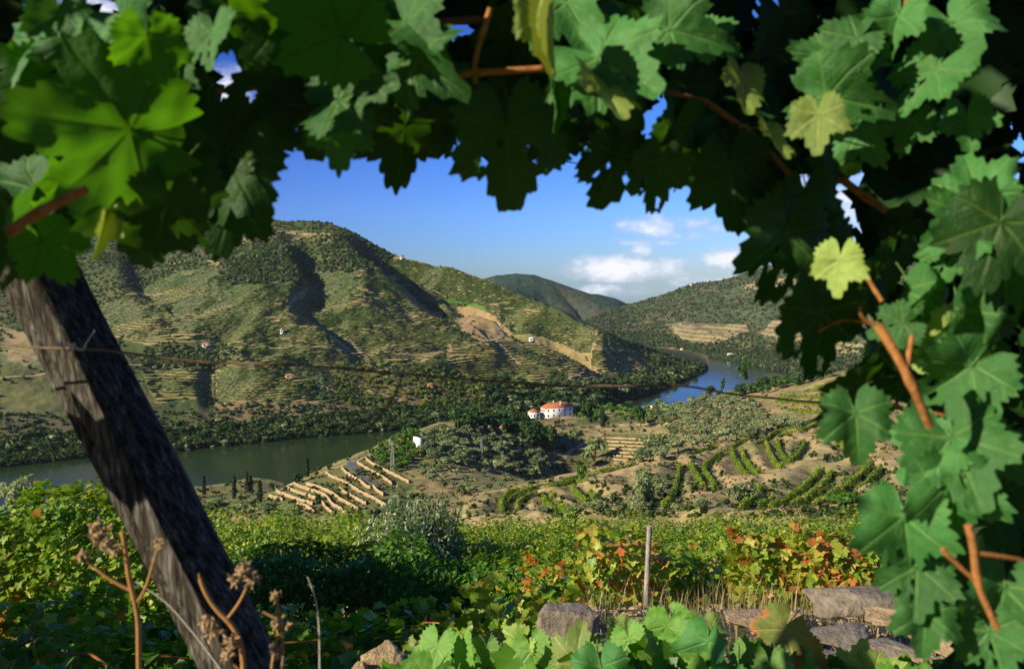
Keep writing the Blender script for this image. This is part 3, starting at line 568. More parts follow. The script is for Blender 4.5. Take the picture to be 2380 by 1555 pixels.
def ribbon(name, px, hpt, w, mat, hf, lift=.35, step=3.0, kind='structure', tex=None):
    X_, Y_, Z_, ok = hpt([p[0] for p in px], [p[1] for p in px]); L = np.stack([X_, Y_], 1)[ok]
    seg = np.r_[0, np.cumsum(np.linalg.norm(np.diff(L, axis=0), axis=1))]; n = max(3, int(seg[-1]/step)); q = np.linspace(0, seg[-1], n); p = np.stack([np.interp(q, seg, L[:, i]) for i in range(2)], 1)
    for _ in range(3): p[1:-1] = (p[:-2]+p[1:-1]*2+p[2:])/4
    t = np.gradient(p, axis=0); t /= np.linalg.norm(t, axis=1)[:, None]; sd = np.stack([t[:, 1], -t[:, 0]], 1)*w/2*(.75+.5*R0(3).rand(n))[:, None]
    rows = []
    for k in (-1, -.33, .33, 1): g = p+sd*k; rows.append(np.c_[g, hf(g[:, 0], g[:, 1])+lift])
    V = np.stack(rows, 1).reshape(-1, 3); o = link(name, mesh(name, V, gridfaces(n, 4), mat, True)); return tag(o, kind=kind)
for ln, wd in [([(645,748),(670,715),(690,690),(712,672),(745,655)],3.5),([(500,806),(600,806),(700,806),(800,818),(860,822),(960,826),(1050,815)],4),([(805,785),(825,805),(845,825),(862,848)],5),
               ([(1022,768),(1050,760),(1090,745),(1105,742)],4.5),([(1152,705),(1160,735),(1155,755),(1170,780),(1150,790),(1110,800),(1060,812),(960,826)],5),([(1150,790),(1190,830),(1210,850)],4),([(905,752),(960,740),(1000,727)],3),
               ([(740,890),(765,905),(790,922)],4),([(0,880),(100,870),(220,862),(330,850)],3),([(500,1000),(620,985),(740,975)],3.5),([(500,1010),(640,1000),(780,985),(880,972)],3),([(880,862),(930,850),(1000,832)],3),([(1310,890),(1350,870),(1390,842),(1410,835)],3),([(1400,905),(1440,880),(1450,862)],3),([(840,905),(900,920),(960,940)],3),([(560,545),(640,537),(720,545),(800,548)],4),([(390,615),(450,605),(510,612)],4)]:
    ribbon('dirt_track', ln, hill_pt, wd, M['track'], hill_h)
# scrub on the upper slopes (uncountable)
allv = VINE
def hill_scrub(n, seed):
    rs = R0(seed); out = []
    i = rs.randint(60, NC-1, n*4); j = rs.randint(14, NR+4, n*4); px = PXh[i, j]; py = PYh[i, j]; z = Zh[i, j]
    v = anyp(px+jx[i, j], py+jy[i, j], allv); bare = anyp(px, py, [[(1060,715),(1130,705),(1175,740),(1190,790),(1120,800),(1080,775),(1050,745)],[(1030,800),(1130,795),(1190,850),(1140,860),(1080,830)],[(0,780),(340,870),(340,960),(0,960)]])
    den = sstep(.35, .6, fbm(Xh[i, j]/28, Dh[i, j]/28, 91)); wood = anyp(px, py, [[(520,610),(700,560),(725,640),(700,665),(530,670)],[(800,540),(960,610),(900,660),(760,640),(740,560)],[(1150,735),(1250,740),(1330,790),(1200,785)],[(380,820),(540,805),(560,850),(330,850)],[(1400,800),(1640,850),(1560,900),(1380,900)],[(820,680),(910,680),(900,700),(830,700)],[(330,850),(450,835),(540,850),(420,870)]])
    keep = (rs.rand(n*4) < np.where(v, .012, np.where(bare, .03, np.where(wood, 1.0, np.where((py < 730) & (px < 900), .50, .12)+.6*den)))) & (z > 1.5)
    for q in np.where(keep)[0][:n]: out.append((Xh[i[q], j[q]]+rs.normal(0, 1), Dh[i[q], j[q]], z[q], px[q], py[q], rs.rand(), wood[q]))
    return out
sp = hill_scrub(17000, 5); stuffmesh('scrub', T_bush, sp, M['scrub'], 'dark green scrub over the upper slopes of the big hill', 'scrub', lambda q: 4.0 if q[6] else 2.4, 1.0)
# orchard and olives, riverbank trees: countable ones as individuals
plant('orchard_tree', T_lime, scatter([(770,850),(900,838),(1010,855),(1120,885),(1170,940),(1060,965),(900,960),(790,930)], 190, 3, 13, hill_pt), 11, 'yellow green orchard tree on the far riverside slope', 'tree', 'orchard on the opposite slope', .5)
plant('orchard_tree', T_citrus, scatter([(640,870),(760,850),(900,940),(1080,965),(1000,985),(760,950)], 60, 4, 12, hill_pt), 11, 'darker green fruit tree below the yellow green orchard', 'tree', 'orchard on the opposite slope', .5)
plant('olive_tree', T_olive, scatter([(505,940),(640,930),(760,950),(980,975),(960,1000),(700,1000),(505,1010)], 90, 5, 13, hill_pt), 12, 'grey green olive above the far riverbank', 'tree', 'olive trees above the far riverbank', .5)
plant('olive_tree', T_olive, scatter([(335,835),(380,810),(480,803),(560,815),(560,840),(500,862),(330,862)], 60, 6, 11, hill_pt), 12, 'dark tree in the grove around the stone hut', 'tree', 'trees around the hut on the big hill', .5)
plant('riverbank_tree', T_far, scatter([(230,1040),(430,1025),(640,1005),(860,985),(1000,970),(1080,965),(1080,985),(1000,1000),(640,1030),(430,1052),(230,1070)], 90, 7, 13, hill_pt), 19, 'bushy tree on the far bank of the river', 'tree', 'trees along the far riverbank', .7, 1.15)
plant('riverbank_tree', T_far, scatter([(0,1020),(120,1010),(330,1000),(430,990),(500,1000),(440,1050),(230,1068),(0,1090)], 50, 8, 16, hill_pt), 20, 'bushy tree on the far bank left of the leaning post', 'tree', 'trees along the far riverbank', .7, 1.2)
plant('riverbank_tree', T_far, scatter([(1140,880),(1300,900),(1500,880),(1600,862),(1630,858),(1560,900),(1480,925),(1340,955),(1160,970),(1080,960)], 150, 9, 13, hill_pt), 19, 'dark bushy tree of the wood beside the river bend', 'tree', 'trees of the wood by the river bend', .7, 1.1)
sp = []
rs = R0(3)
for k in range(5200):
    px = rs.uniform(-40, 1635); f0 = lerp(FOOT, px); py = f0-rs.rand()**1.6*(46 if px < 1150 else 60)*(1 if px > 300 else 1.3); sp.append((px, py))
sp = np.array(sp); X_, Y_, Z_, ok = hill_pt(sp[:, 0], sp[:, 1]); rr = rs.rand(len(sp))
stuffmesh('riverside_thicket', T_bush, [(X_[i], Y_[i], Z_[i], 0, 0, rr[i]) for i in range(len(sp)) if ok[i]], M['bank'], 'dense thicket of low bushes along the far waterline', 'bushes', lambda q: 3.9, .9)
# ---------------------------------------------------------------- right bank: scrub
def right_h(x, y): return grid_h2(x, y)
def grid_h2(x, y):
    t = x/y; i = np.clip(np.interp(t, rt, np.arange(len(rt))), 0, len(rt)-1.001).astype(int); a = RDg[i, 0]; b = RDg[i, Rm-1]; j = (y-a)/(b-a)*(Rm-1)
    j0 = np.clip(j, 0, Rm-2).astype(int); z = RZg[i, j0]; return np.where((j >= 0) & (j < Rm-1), z, -50)
def right_pt(px, py): return march(right_h, px, py, 600, 2000, 1400)
sp = []; rs = R0(17)
for k in range(13000):
    i = rs.randint(0, 330); j = rs.randint(8, Rm+1) if k % 3 else int(6+rs.rand()**2*60); z = RZg[i, j]; d_ = RDg[i, j]; x_ = rt[i]*d_; px = CX+F*rt[i]; py = HY+F*(CZ-z)/d_
    if inpoly([px], [py], [(1545,752),(1600,748),(1735,755),(1740,772),(1640,800),(1590,795)])[0] or inpoly([px], [py], [(1765,775),(1800,745),(1860,730),(1960,760),(1960,810),(1830,790)])[0]:
        if rs.rand() > .04: continue
    low = z < 14; up = .5
    if not low and rs.rand() > .25+.9*(up > .45): continue
    sp.append((x_, d_, z, px, py, rs.rand()))
rs = R0(18); q1 = rs.uniform(1535, 1960, 900); q2 = lerp([(1500,808),(1560,810),(1700,838),(1780,850),(1860,872),(1960,890)], q1)-rs.rand(900)**1.5*22; a_, b_, c_, ok = march(lambda x, y: right_h(x, y), q1, q2, 600, 2000, 1400)
sp += [(a_[i], b_[i], c_[i], q1[i], q2[i], rs.rand()) for i in range(900) if ok[i] and c_[i] < 30]
stuffmesh('hillside_scrub', T_bush, sp, M['farscrub'], 'grey green scrub covering the slope across the river bend', 'scrub', lambda q: 3.3 if q[2] > 12 else 4.2, 1.0)
ribbon('dirt_track', [(1700,833),(1740,838),(1780,848),(1830,857),(1850,866),(1872,885)], right_pt, 5, M['track'], lambda x, y: right_h(x, y), 1.0, 6)

# ---------------------------------------------------------------- leafy hedges on the near hillside
def resample(L, step):
    seg = np.r_[0, np.cumsum(np.linalg.norm(np.diff(L, axis=0), axis=1))]; n = max(3, int(seg[-1]/step)); q = np.linspace(0, seg[-1], n)
    p = np.stack([np.interp(q, seg, L[:, i]) for i in range(L.shape[1])], 1)
    for _ in range(4): p[1:-1] = (p[:-2]+2*p[1:-1]+p[2:])/4
    return p, seg[-1]
def leafhedge(L, w, h, size, dens, mat, seed, name='vine_row', hf=near_h):
    p, LL = resample(L, 1.0); n = int(LL*dens); rs = R0(seed); q = rs.rand(n)*(len(p)-1); i = np.minimum(q.astype(int), len(p)-2); f = (q-i)[:, None]; c = p[i]*(1-f)+p[i+1]*f
    t = p[i+1]-p[i]; t /= np.linalg.norm(t, axis=1)[:, None]+1e-9; sd = np.stack([t[:, 1], -t[:, 0]], 1); a = rs.rand(n)*math.pi*1.25-.12*math.pi; wob = .6+.75*vn(q/1.3+seed, q*0, 5)
    r = (.55+.5*rs.rand(n)**.5); u_ = np.cos(a)*r*w/2*wob; zz = (.30+.7*np.clip(np.sin(a), -.3, 1)*r*wob)*h
    xy = c+sd*u_[:, None]; pos = np.c_[xy, hf(xy[:, 0], xy[:, 1])+np.maximum(zz, .1*h)]; nr = np.c_[sd*np.cos(a)[:, None], np.sin(a)]
    V, Fq = quads(pos, nr, size, rs); tone = np.repeat(np.clip(.5*vn(q/3+seed, q*0, 6)+.6*rs.rand(n), 0, 1), 4)
    return link(name, mesh(name, V, Fq, mat, False, {'rnd': tone}))
M['vinehedge'] = leafmat('vine_hedge_foliage', [(0, (.06, .13, .012)), (.4, (.15, .25, .02)), (.75, (.32, .37, .04)), (1, (.52, .42, .08))], .3)
for i, l in enumerate(H):
    L = HP[i]
    if len(L) < 2: continue
    d_ = L[:, 1].mean(); tag(leafhedge(L, 1.1, 1.7, .24, 72, M['vinehedge'], 300+i), ['yellowing vine row on the straw banks of the near right hillside', 'vine row curving along the crest above the dark hollow'][i >= 21 or i < 5]+', '+where(*l[len(l)//2], 1167, 2050, 1000, 1190), 'vine row', 'vine rows on the near right hillside')
for l in [[(1860,345),(2060,345),(2500,340)],[(1600,412),(1990,408),(2500,400)],[(1370,468),(2010,478),(2500,470)],[(1340,513),(1880,548),(2400,560)],[(1460,595),(1800,625)],[(2080,292),(2332,302),(2800,300)],[(2200,242),(2332,247),(2900,250)],[(2300,190),(2900,195)],[(1700,378),(2000,372),(2500,370)]]:
    L = drop(cC(l), d0=200)
    if len(L) > 1: tag(leafhedge(L, 1.7, 1.7, .42, 44, M['vinehedge'], 400+int(l[0][0])), 'straight green vine row on the tan terraces right of the river bend, '+('upper' if l[0][1] < 300 else 'middle' if l[0][1] < 470 else 'lower')+(' long' if l[-1][0] > 2450 else ' short'), 'vine row', 'vine rows on the upper right terraces')
# little terraced plot in the hollow: low stone steps with green strips
def wallmesh(L, h, th, seed, hf=near_h):
    p, LL = resample(L, .5); n = len(p); rs = R0(seed); t = np.gradient(p, axis=0); t /= np.linalg.norm(t, axis=1)[:, None]; sd = np.stack([t[:, 1], -t[:, 0]], 1)
    z = hf(p[:, 0], p[:, 1]); hh = h*(.85+.3*vn(np.arange(n)/2.5+seed, np.zeros(n), 2))*(.95+.1*rs.rand(n)); rows = []
    if sd[:, 1].mean() > 0: sd = -sd
    for off, zz in ((1.1, -.6), (1, 0.0), (.9, .55), (.75, 1.0), (-.6, 1.02), (-1, .5), (-1, -.6)):
        jn = (rs.rand(n)-.5)*.22; q = p+sd*(off*th/2+jn)[:, None]; rows.append(np.c_[q, z+hh*max(zz, -.3)-(.3 if zz < 0 else 0)+(rs.rand(n)-.5)*.08])
    V = np.stack(rows, 1).reshape(-1, 3); return V, np.concatenate([gridfaces(n, 7), [[0, 1, 2, 3], [3, 4, 5, 6], [0, 3, 6, 6]]][:1])
def terrace(line, h, th, seed, label, group, d0=150):
    L = drop(line, d0=d0)
    if len(L) < 2: return
    V, Fq = wallmesh(L, h, th, seed); tag(link('terrace_wall', mesh('terrace_wall', V, Fq, M['wall'], False)), label, 'stone wall', group)
for i in range(9):
    y = 1021+8.4*i; x0 = 1418+(4-i)*(-3 if i < 4 else -4)*.8; x1 = 1552-i*i*.9
    terrace([(x0, y-3), ((x0+x1)/2, y), (x1, y+3+i*.3)], .8, .6, i, 'low pale terrace wall in the striped hollow plot, '+['topmost','second from the top','third from the top','fourth from the top','middle one','fourth from the bottom','third from the bottom','second from the bottom','lowest'][i], 'terrace walls in the hollow plot', 300)
Wl = [cA(l) for l in [[(270,985),(430,1035)],[(355,930),(480,985),(640,1040),(780,1085)],[(600,1085),(700,1110),(760,1150),(800,1190)],[(470,890),(600,945),(720,985),(820,1020)],[(565,850),(720,915),(860,950),(960,1010),(1000,1090),(1080,1130),(1180,1190)],
 [(705,845),(850,890),(980,940),(1080,1020),(1200,1080),(1310,1150)],[(885,1065),(930,1130),(1025,1205)],[(930,725),(1050,790),(1160,835),(1230,880),(1340,950),(1450,1000),(1560,1060),(1640,1110)],[(1090,900),(1150,950),(1280,1020),(1400,1085)],[(1115,660),(1170,720),(1250,780),(1340,820),(1400,880),(1450,890)],
 [(1295,600),(1400,665),(1500,720),(1620,790),(1700,850)],[(1400,560),(1480,620),(1600,680),(1740,750),(1900,830)],[(1480,880),(1530,930),(1600,980)]]]
for i, l in enumerate(Wl): terrace([(a, b+5) for a, b in l], 1.15, .45, 20+i, 'dry stone terrace wall on the spur above the river, '+where(*l[len(l)//2], 620, 940, 1070, 1185), 'dry stone terrace walls on the spur')
ribbon('road', cA([(1270,580),(1225,610),(1235,680),(1320,745),(1480,840),(1560,870)]), lambda a, b: near_pt(a, b, 150), 3.6, M['asphalt'], near_h, .12, 2)
ribbon('dirt_track', cA([(350,925),(560,850),(760,760),(960,680),(1130,625),(1290,575),(1420,520)]), lambda a, b: near_pt(a, np.array(b)+4, 150), 2.6, M['track'], near_h, .1, 2)
for l in [[(1340,1000),(1400,995),(1480,990),(1560,992)],[(1300,1075),(1340,1040),(1400,1010)]]: ribbon('dirt_track', l, lambda a, b: near_pt(a, b, 200), 2.5, M['track'], near_h, .1, 2)
terrace([(1350,995),(1400,992),(1470,988),(1560,985)], 1.1, 1.0, 51, 'retaining wall under the green orchard beside the white house', 'retaining walls near the house', 300)
terrace([(1290,992),(1335,990)], 2.0, 1.0, 52, 'stone retaining wall directly below the white house', 'retaining walls near the house', 300)

# ---------------------------------------------------------------- trees of the near hillside
npt = lambda a, b: near_pt(a, b, 120)
plant('olive_tree', T_olive, scatter([(985,1020),(1060,1005),(1170,1015),(1240,1040),(1280,1085),(1270,1105),(1225,1112),(1140,1095),(1020,1082),(975,1060)], 95, 31, 18, npt), 28, 'silver olive in the grove on the knoll below the house', 'olive tree', 'olive grove on the knoll', .4, 1.15)
plant('olive_tree', T_olive, scatter([(960,1085),(1060,1095),(1200,1118),(1180,1132),(1100,1150),(1020,1140),(980,1110)], 34, 32, 24, npt), 20, 'olive tree in the sparse rows on the brown slope', 'olive tree', 'sparse olives on the brown slope', .4, 1.1)
plant('olive_tree', T_olive, scatter(cC([(100,600),(330,500),(520,470),(700,460),(1000,470),(1150,560),(1230,640),(1150,760),(900,800),(700,820),(400,850),(250,760),(100,700)]), 115, 33, 17, lambda a, b: near_pt(a, b, 300)), 21, 'round grey olive on the slope before the river bend', 'olive tree', 'olive trees before the river bend', .5, 1.25)
plant('orchard_tree', T_citrus, scatter(cA([(1450,520),(1650,380),(1900,260),(2050,330),(2060,500),(1920,620),(1740,730),(1560,610)]), 48, 34, 13, npt), 17, 'bright green fruit tree on the river edge of the spur', 'fruit tree', 'fruit trees on the spur', .35, 1.25)
plant('orchard_tree', T_citrus, scatter([(1340,950),(1400,948),(1500,942),(1560,950),(1565,972),(1480,980),(1350,980)], 42, 35, 14, lambda a, b: near_pt(a, b, 400)), 17, 'bright green orchard tree right of the white house', 'fruit tree', 'green orchard beside the white house', .4, 1.2)
plant('broadleaf_tree', T_broad, scatter([(1060,990),(1120,968),(1190,985),(1240,1010),(1290,1025),(1280,1055),(1240,1045),(1180,1010),(1070,1003)], 36, 36, 17, lambda a, b: near_pt(a, b, 300)), 44, 'dark broadleaf tree in the wood around the white house', 'tree', 'wood around the white house', .4)
plant('broadleaf_tree', T_broad, scatter(cC([(950,400),(1200,310),(1500,250),(1800,230),(1820,280),(1500,370),(1300,430),(1000,450)]), 44, 37, 14, lambda a, b: near_pt(a, b, 380)), 24, 'dark scrub oak on the shoulder above the river bend', 'tree', 'scrub oaks on the shoulder by the bend', .5, 1.2)
plant('olive_tree', T_olive, scatter(cC([(500,900),(700,830),(950,830),(1200,800),(1240,860),(1000,880),(760,920),(520,990)]), 26, 38, 20, npt), 32, 'grey olive tree behind the crest vine row', 'olive tree', 'olives behind the crest vine row', .4, 1.2)
plant('olive_tree', T_olive, scatter(cC([(80,1000),(220,920),(420,900),(430,980),(220,1090),(60,1110)]), 14, 39, 22, npt), 34, 'grey olive tree left of the crest vine row', 'olive tree', 'olives left of the crest vine row', .4, 1.2)
# single trees and shrubs: (name, template, base px, base py, height, width, label, category)
def cyp(seed):
    rs = R0(seed); n = 520; z = rs.rand(n)**.9*.97+.02; a = rs.rand(n)*6.28; r = .085*np.clip(1-((z-.35)/.68)**2, 0, 1)**.6*(.75+.35*rs.rand(n)); p = np.stack([r*np.cos(a), r*np.sin(a), z], 1)
    V, Fq = quads(p, np.stack([np.cos(a), np.sin(a), .4+0*a], 1), .042, rs, .8); return V, Fq, np.repeat(rs.rand(n), 4)
T_cyp = [tree_mesh('cypress', cyp(210+i), M['cypress']) for i in range(2)]
T_eu = [tree_mesh('eucalyptus', crown(330, .05, 220+i, .30, .46, .58, 9, .33), M['broad'], trunk_mb(.5, .018, 3+i, 4, .12, .85)) for i in range(2)]
singles = [('eucalyptus', T_eu, 1730, 903, 66, 62, 'tall thin eucalyptus standing against the blue river bend', 'tree'), ('eucalyptus', T_eu, 1680, 914, 32, 26, 'small thin tree against the river left of the tall eucalyptus', 'tree'),
 ('round_tree', T_broad, 1602, 934, 30, 34, 'dark round tree beside the small ruined hut at the shore', 'tree'), ('round_tree', T_broad, 1650, 922, 24, 26, 'round dark tree between the shore hut and the eucalyptus', 'tree'),
 ('conifer', T_cyp, 1401, 1039-46, 36, 62, 'small pointed conifer before the right end of the white house', 'tree'), ('broadleaf_tree', T_broad, 1487-0, 992, 44, 40, 'dark round tree on the pale field right of the white house', 'tree'),
 ('broadleaf_tree', T_broad, 1366, 980, 44, 44, 'leafy tree close to the right end of the white house', 'tree'), ('broadleaf_tree', T_citrus, 1350, 1113, 34, 32, 'bright green round bush on the edge of the dark hollow', 'bush'),
 ('olive_tree', T_olive, 1335, 1036, 40, 42, 'big silver olive above the dark hollow', 'olive tree'), ('olive_tree', T_olive, 1385, 1066, 48, 54, 'largest silver olive left of the striped hollow plot', 'olive tree'), ('olive_tree', T_olive, 1365, 1088, 36, 40, 'silver olive below the largest one near the hollow plot', 'olive tree'),
 ('cypress', T_cyp, 474, 1157, 48, 50, 'leftmost thin cypress beside the leaning post', 'cypress'), ('cypress', T_cyp, 544, 1158, 52, 52, 'tall cypress standing alone left of the cypress pair', 'cypress'), ('cypress', T_cyp, 574, 1144, 44, 46, 'left cypress of the close pair', 'cypress'), ('cypress', T_cyp, 583, 1142, 34, 46, 'shorter right cypress of the close pair', 'cypress'),
 ('cypress', T_cyp, 604, 1172, 52, 66, 'dark cypress just left of the terrace walls', 'cypress'), ('cypress', T_cyp, 714, 1108, 40, 54, 'cypress on the river edge above the terraces', 'cypress'), ('round_tree', T_broad, 690, 1125, 26, 28, 'dark bush below the river edge cypress', 'tree'),
 ('cypress', T_cyp, 1060, 1003, 22, 40, 'small cypress at the left of the house wood', 'cypress')]
for i, (nm, T, px, py, hh, ww, lab, cat) in enumerate(singles):
    hh = hh*.85 if 'press' in nm else hh
    for q in range(0, 40, 4):
        X_, Y_, Z_, ok = near_pt(px, py+q, 120)
        if ok[0]: break
    if not ok[0]: print('missed', lab); continue
    s1 = hh*1.3*Y_[0]/F; s2 = ww*Y_[0]/F; tag(link(nm, T[i % len(T)], loc=(X_[0], Y_[0], Z_[0]-.2), rz=i*1.3, sc=(s2, s2, s1)), lab, cat)
shr = [(cC([(60,1420)])[0],250,300),(cC([(200,1400)])[0],330,260),(cC([(120,1300)])[0],260,220),(cC([(960,1440)])[0],330,230),(cC([(1090,1450)])[0],280,180),(cC([(640,1540)])[0],260,160),(cC([(1340,770)])[0],280,160),(cC([(1450,760)])[0],260,170),(cC([(1560,760)])[0],260,120),(cC([(1480,1010)])[0],110,140),
 (cC([(1960,1480)])[0],380,150),(cC([(2080,1450)])[0],260,130),(cB([(1680,960)])[0],330,170),(cB([(1450,1000)])[0],330,120),(cB([(1200,1010)])[0],330,110),(cB([(1060,1000)])[0],200,90),(cB([(2150,960)])[0],300,260),(cB([(2300,800)])[0],300,300),(cB([(2200,600)])[0],300,260),(cB([(1980,1010)])[0],260,120),(cC([(60,1560)])[0],260,140),(cC([(420,1560)])[0],200,120),
 ((150,1180),230,200),((40,1200),330,300),((230,1185),200,200),((300,1190),170,150),((500,1178),150,90),((560,1182),160,80),((620,1186),160,80),((460,1190),160,100),((680,1192),130,60)]
for i, ((px, py), ww, hh) in enumerate(shr):
    sc = 4.083 if i < 12 or i > 19 and i < 22 else 5.0
    X_, Y_, Z_, ok = near_pt(px, min(py, 1188), 90); q = 1 if i > 21 else .82
    s1 = ww/sc*Y_[0]/F*q; s2 = hh/sc*Y_[0]/F*1.15*q
    if i > 21: s1 = ww/2.9*Y_[0]/F; s2 = hh/2.9*Y_[0]/F
    green = i in (10, 11); tag(link('shrub', tree_mesh('shrub', crown(560, .055, 500+i, .5, .42, .38, 16, .42, 1.4), M['citrus'] if green else M['olive']), loc=(X_[0], Y_[0], Z_[0]-.1), rz=0, sc=(s1, s1*.8, s2)),
        'bushy green shrub behind the vines at lower right' if green else ('grey green shrub on the near slope before the river, '+where(px, py, 40, 680, 1170, 1200) if i > 21 else 'wide grey green shrub among the vine rows and straw banks, '+where(px, py, 1250, 2000, 1000, 1190)), 'shrub', 'shrubs on the near slope')
# dry grass tufts and small ground bushes
sp = []; rs = R0(23); pxy = np.stack([rs.uniform(420, 2300, 9000), rs.uniform(900, 1205, 9000)], 1); X_, Y_, Z_, ok = near_pt(pxy[:, 0], pxy[:, 1], 110); rr = rs.rand(9000); ff = fbm(X_/9, Y_/9, 5)
M['tuft'] = leafmat('dry_grass_tufts', [(0, (.10, .10, .04)), (.5, (.24, .19, .09)), (1, (.42, .33, .17))], .1)
stuffmesh('low_scrub', T_bush, [(X_[i], Y_[i], Z_[i], 0, 0, rr[i]) for i in range(9000) if ok[i] and Z_[i] > 1 and ff[i] > .50], M['tuft'], 'dry tufts and low bushes over the near hillside', 'scrub', lambda q: .4+.0013*q[1], 1.2)

rs = R0(29); n = 3600; pxy = np.stack([rs.uniform(420, 2300, n), 930+rs.rand(n)**.7*275], 1); X_, Y_, Z_, ok = near_pt(pxy[:, 0], pxy[:, 1], 95); rr = rs.rand(n); ff = fbm(X_/14, Y_/14, 15)+.12*(pxy[:, 1] > 1150)
stuffmesh('green_undergrowth', T_bush, [(X_[i], Y_[i], Z_[i], 0, 0, rr[i]) for i in range(n) if ok[i] and Z_[i] > 1 and ff[i] > .50], M['bank'], 'green weeds and brambles in patches on the near hillside', 'undergrowth', lambda q: .5+.0026*q[1], 1.3)
# ---------------------------------------------------------------- buildings
def building(name, x, y, z, w, d, h, rh, rot, label, cat='house', wins=(0, 0), side=(0, 0), roof='tile', wall='lime_wall', chim=(), over=.45, door=True, group=None, sink=1.5):
    """w along local x (front faces local -y), origin at base centre"""
    r = empty(name, (x, y, z), rot); tag(r, label, cat, group); mb = MB(); mb.box(-w/2, w/2, -d/2, d/2, -sink, h); mb.build('wall', M[wall], r)
    mb = MB(); a, b = w/2+over, d/2+over; rl = max(0, w/2-d/2)+.01; z0 = h-.02
    if rh > 0:
        mb.add([(-a,-b,z0),(a,-b,z0),(a,b,z0),(-a,b,z0),(-rl,0,z0+rh),(rl,0,z0+rh),(-a,-b,z0-.18),(a,-b,z0-.18),(a,b,z0-.18),(-a,b,z0-.18)], [np.array([(0,1,5,4),(2,3,4,5),(0,6,7,1),(1,7,8,2),(2,8,9,3),(3,9,6,0),(6,9,8,7)]), np.array([(1,2,5),(3,0,4)])])
    else: mb.box(-a, a, -b, b, z0, z0+.25)
    rf = mb.build('roof', M[roof], r)
    for (cx, cy) in chim:
        mb = MB(); mb.box(cx-.35, cx+.35, cy-.35, cy+.35, h+rh*.3, h+rh+.9); mb.box(cx-.45, cx+.45, cy-.45, cy+.45, h+rh+.9, h+rh+1.1); mb.build('chimney', M['lime_wall'], rf)
    def win(cx, cy, zc, ww, wh, ax):
        s = -1; mb = MB(); t = .12
        def bx(m, u0, u1, v0, v1, p0, p1):
            if ax == 'f': m.box(cx+u0, cx+u1, cy-p1, cy-p0, zc+v0, zc+v1)
            else: m.box(cx-p1, cx-p0, cy+u0, cy+u1, zc+v0, zc+v1)
        bx(mb, -ww/2-t, -ww/2, -wh/2-t, wh/2+t, -.02, .06); bx(mb, ww/2, ww/2+t, -wh/2-t, wh/2+t, -.02, .06); bx(mb, -ww/2, ww/2, wh/2, wh/2+t, -.02, .05); bx(mb, -ww/2, ww/2, -wh/2-t, -wh/2, -.02, .08); bx(mb, -.03, .03, -wh/2, wh/2, .0, .04)
        f = mb.build('window', M['frame'], r); mb = MB(); bx(mb, -ww/2, -.03, -wh/2, wh/2, -.02, .02); bx(mb, .03, ww/2, -wh/2, wh/2, -.02, .02); mb.build('pane', M['glass'], f)
    for (n, m), ax in ((wins, 'f'), (side, 's')):
        L = w if ax == 'f' else d
        for j in range(m):
            for i in range(n):
                p = -L/2+L*(i+.5)/n; zc = h*(j+.5)/m+.1; big = 1.1 if L/n > 2 else .7
                if ax == 'f' and j == 0 and door and i == n//2:
                    mb = MB(); mb.box(p-.6, p+.6, -d/2-.05, -d/2+.02, 0, 2.3); mb.build('door', M['frame'], r); continue
                win(p if ax == 'f' else -w/2, -d/2 if ax == 'f' else p, zc, big, min(1.7, h/m*.5), ax)
    return r
def at(px, py, hpt=None, d0=90):
    for q in range(0, 60, 3):
        X_, Y_, Z_, ok = (hpt(px, py+q) if hpt else near_pt(px, py+q, d0))
        if ok[0]: return X_[0], Y_[0], Z_[0]
    print('no ground', px, py); return X_[0], Y_[0], Z_[0]
hx, hy, hz = at(1290, 972, d0=420); hd = hy/F
building('manor_house', hx+5*hd, hy+6, hz+.3, 74*hd, 24*hd, 23*hd, 11*hd, math.radians(27), 'large white two storey house with orange hipped roof by the river', 'house', (5, 2), (4, 2), chim=((2, -2.5), (-2, 2)), sink=4)
wx, wy, wz = at(1252, 978, d0=420); building('house_wing', wx, hy-3, hz+.2, 22*hd, 18*hd, 17*hd, 7*hd, math.radians(35), 'lower white annex with small orange roof at the left of the big house', 'house', (2, 1), (2, 1), door=False, sink=4)
sx, sy, sz = at(1213, 973, d0=420); building('farm_cottage', sx, sy+4, sz+.5, 19*hd, 14*hd, 9*hd, 6*hd, math.radians(20), 'small cottage with orange roof among the trees left of the white house', 'house', (2, 1), (1, 1), sink=4)
sx, sy, sz = at(1172, 1004, d0=350); building('farm_shed', sx, sy, sz+.8, 28*sy/F, 14*sy/F, 9*sy/F, 5*sy/F, math.radians(8), 'long low shed with dull tiled roof in the wood below the house', 'shed', (4, 1), (1, 1), wall='wall', sink=3)
sx, sy, sz = at(1146, 1005, d0=350); building('farm_cottage', sx, sy, sz+1.5, 9*sy/F, 9*sy/F, 9*sy/F, 6*sy/F, .3, 'tiny hut with bright orange roof showing through the dark wood', 'house', (1, 1), (1, 1), sink=3, door=False)
sx, sy, sz = at(971, 1041, d0=250); building('pump_house', sx, sy, sz, 5.6, 1.6, 24*sy/F, 0, math.radians(-52), 'narrow tall white walled hut on the river edge of the spur', 'hut', (0, 0), (0, 0), roof='lime_wall', over=.05)
for px, py, w_, h_, rh, lab in [(1495, 958, 14, 7, 3, 'small white shore building at the left end of the landing'), (1521, 951, 20, 7, 2.5, 'long white boathouse on the shore below the river bend'), (1612, 938, 13, 9, 0, 'small ruined hut beside the round tree at the shore'), (1634, 931, 12, 9, 3, 'small red roofed hut right of the round shore tree')]:
    sx, sy, sz = at(px, py, d0=400); q = sy/F; building('shore_hut', sx, sy, sz, w_*q, w_*q*.6, h_*q, rh*q, .15, lab, 'hut', (2, 1), (1, 1), roof='tile' if rh == 3 else 'lime_wall', wall='lime_wall' if py > 945 else 'wall', over=.2)
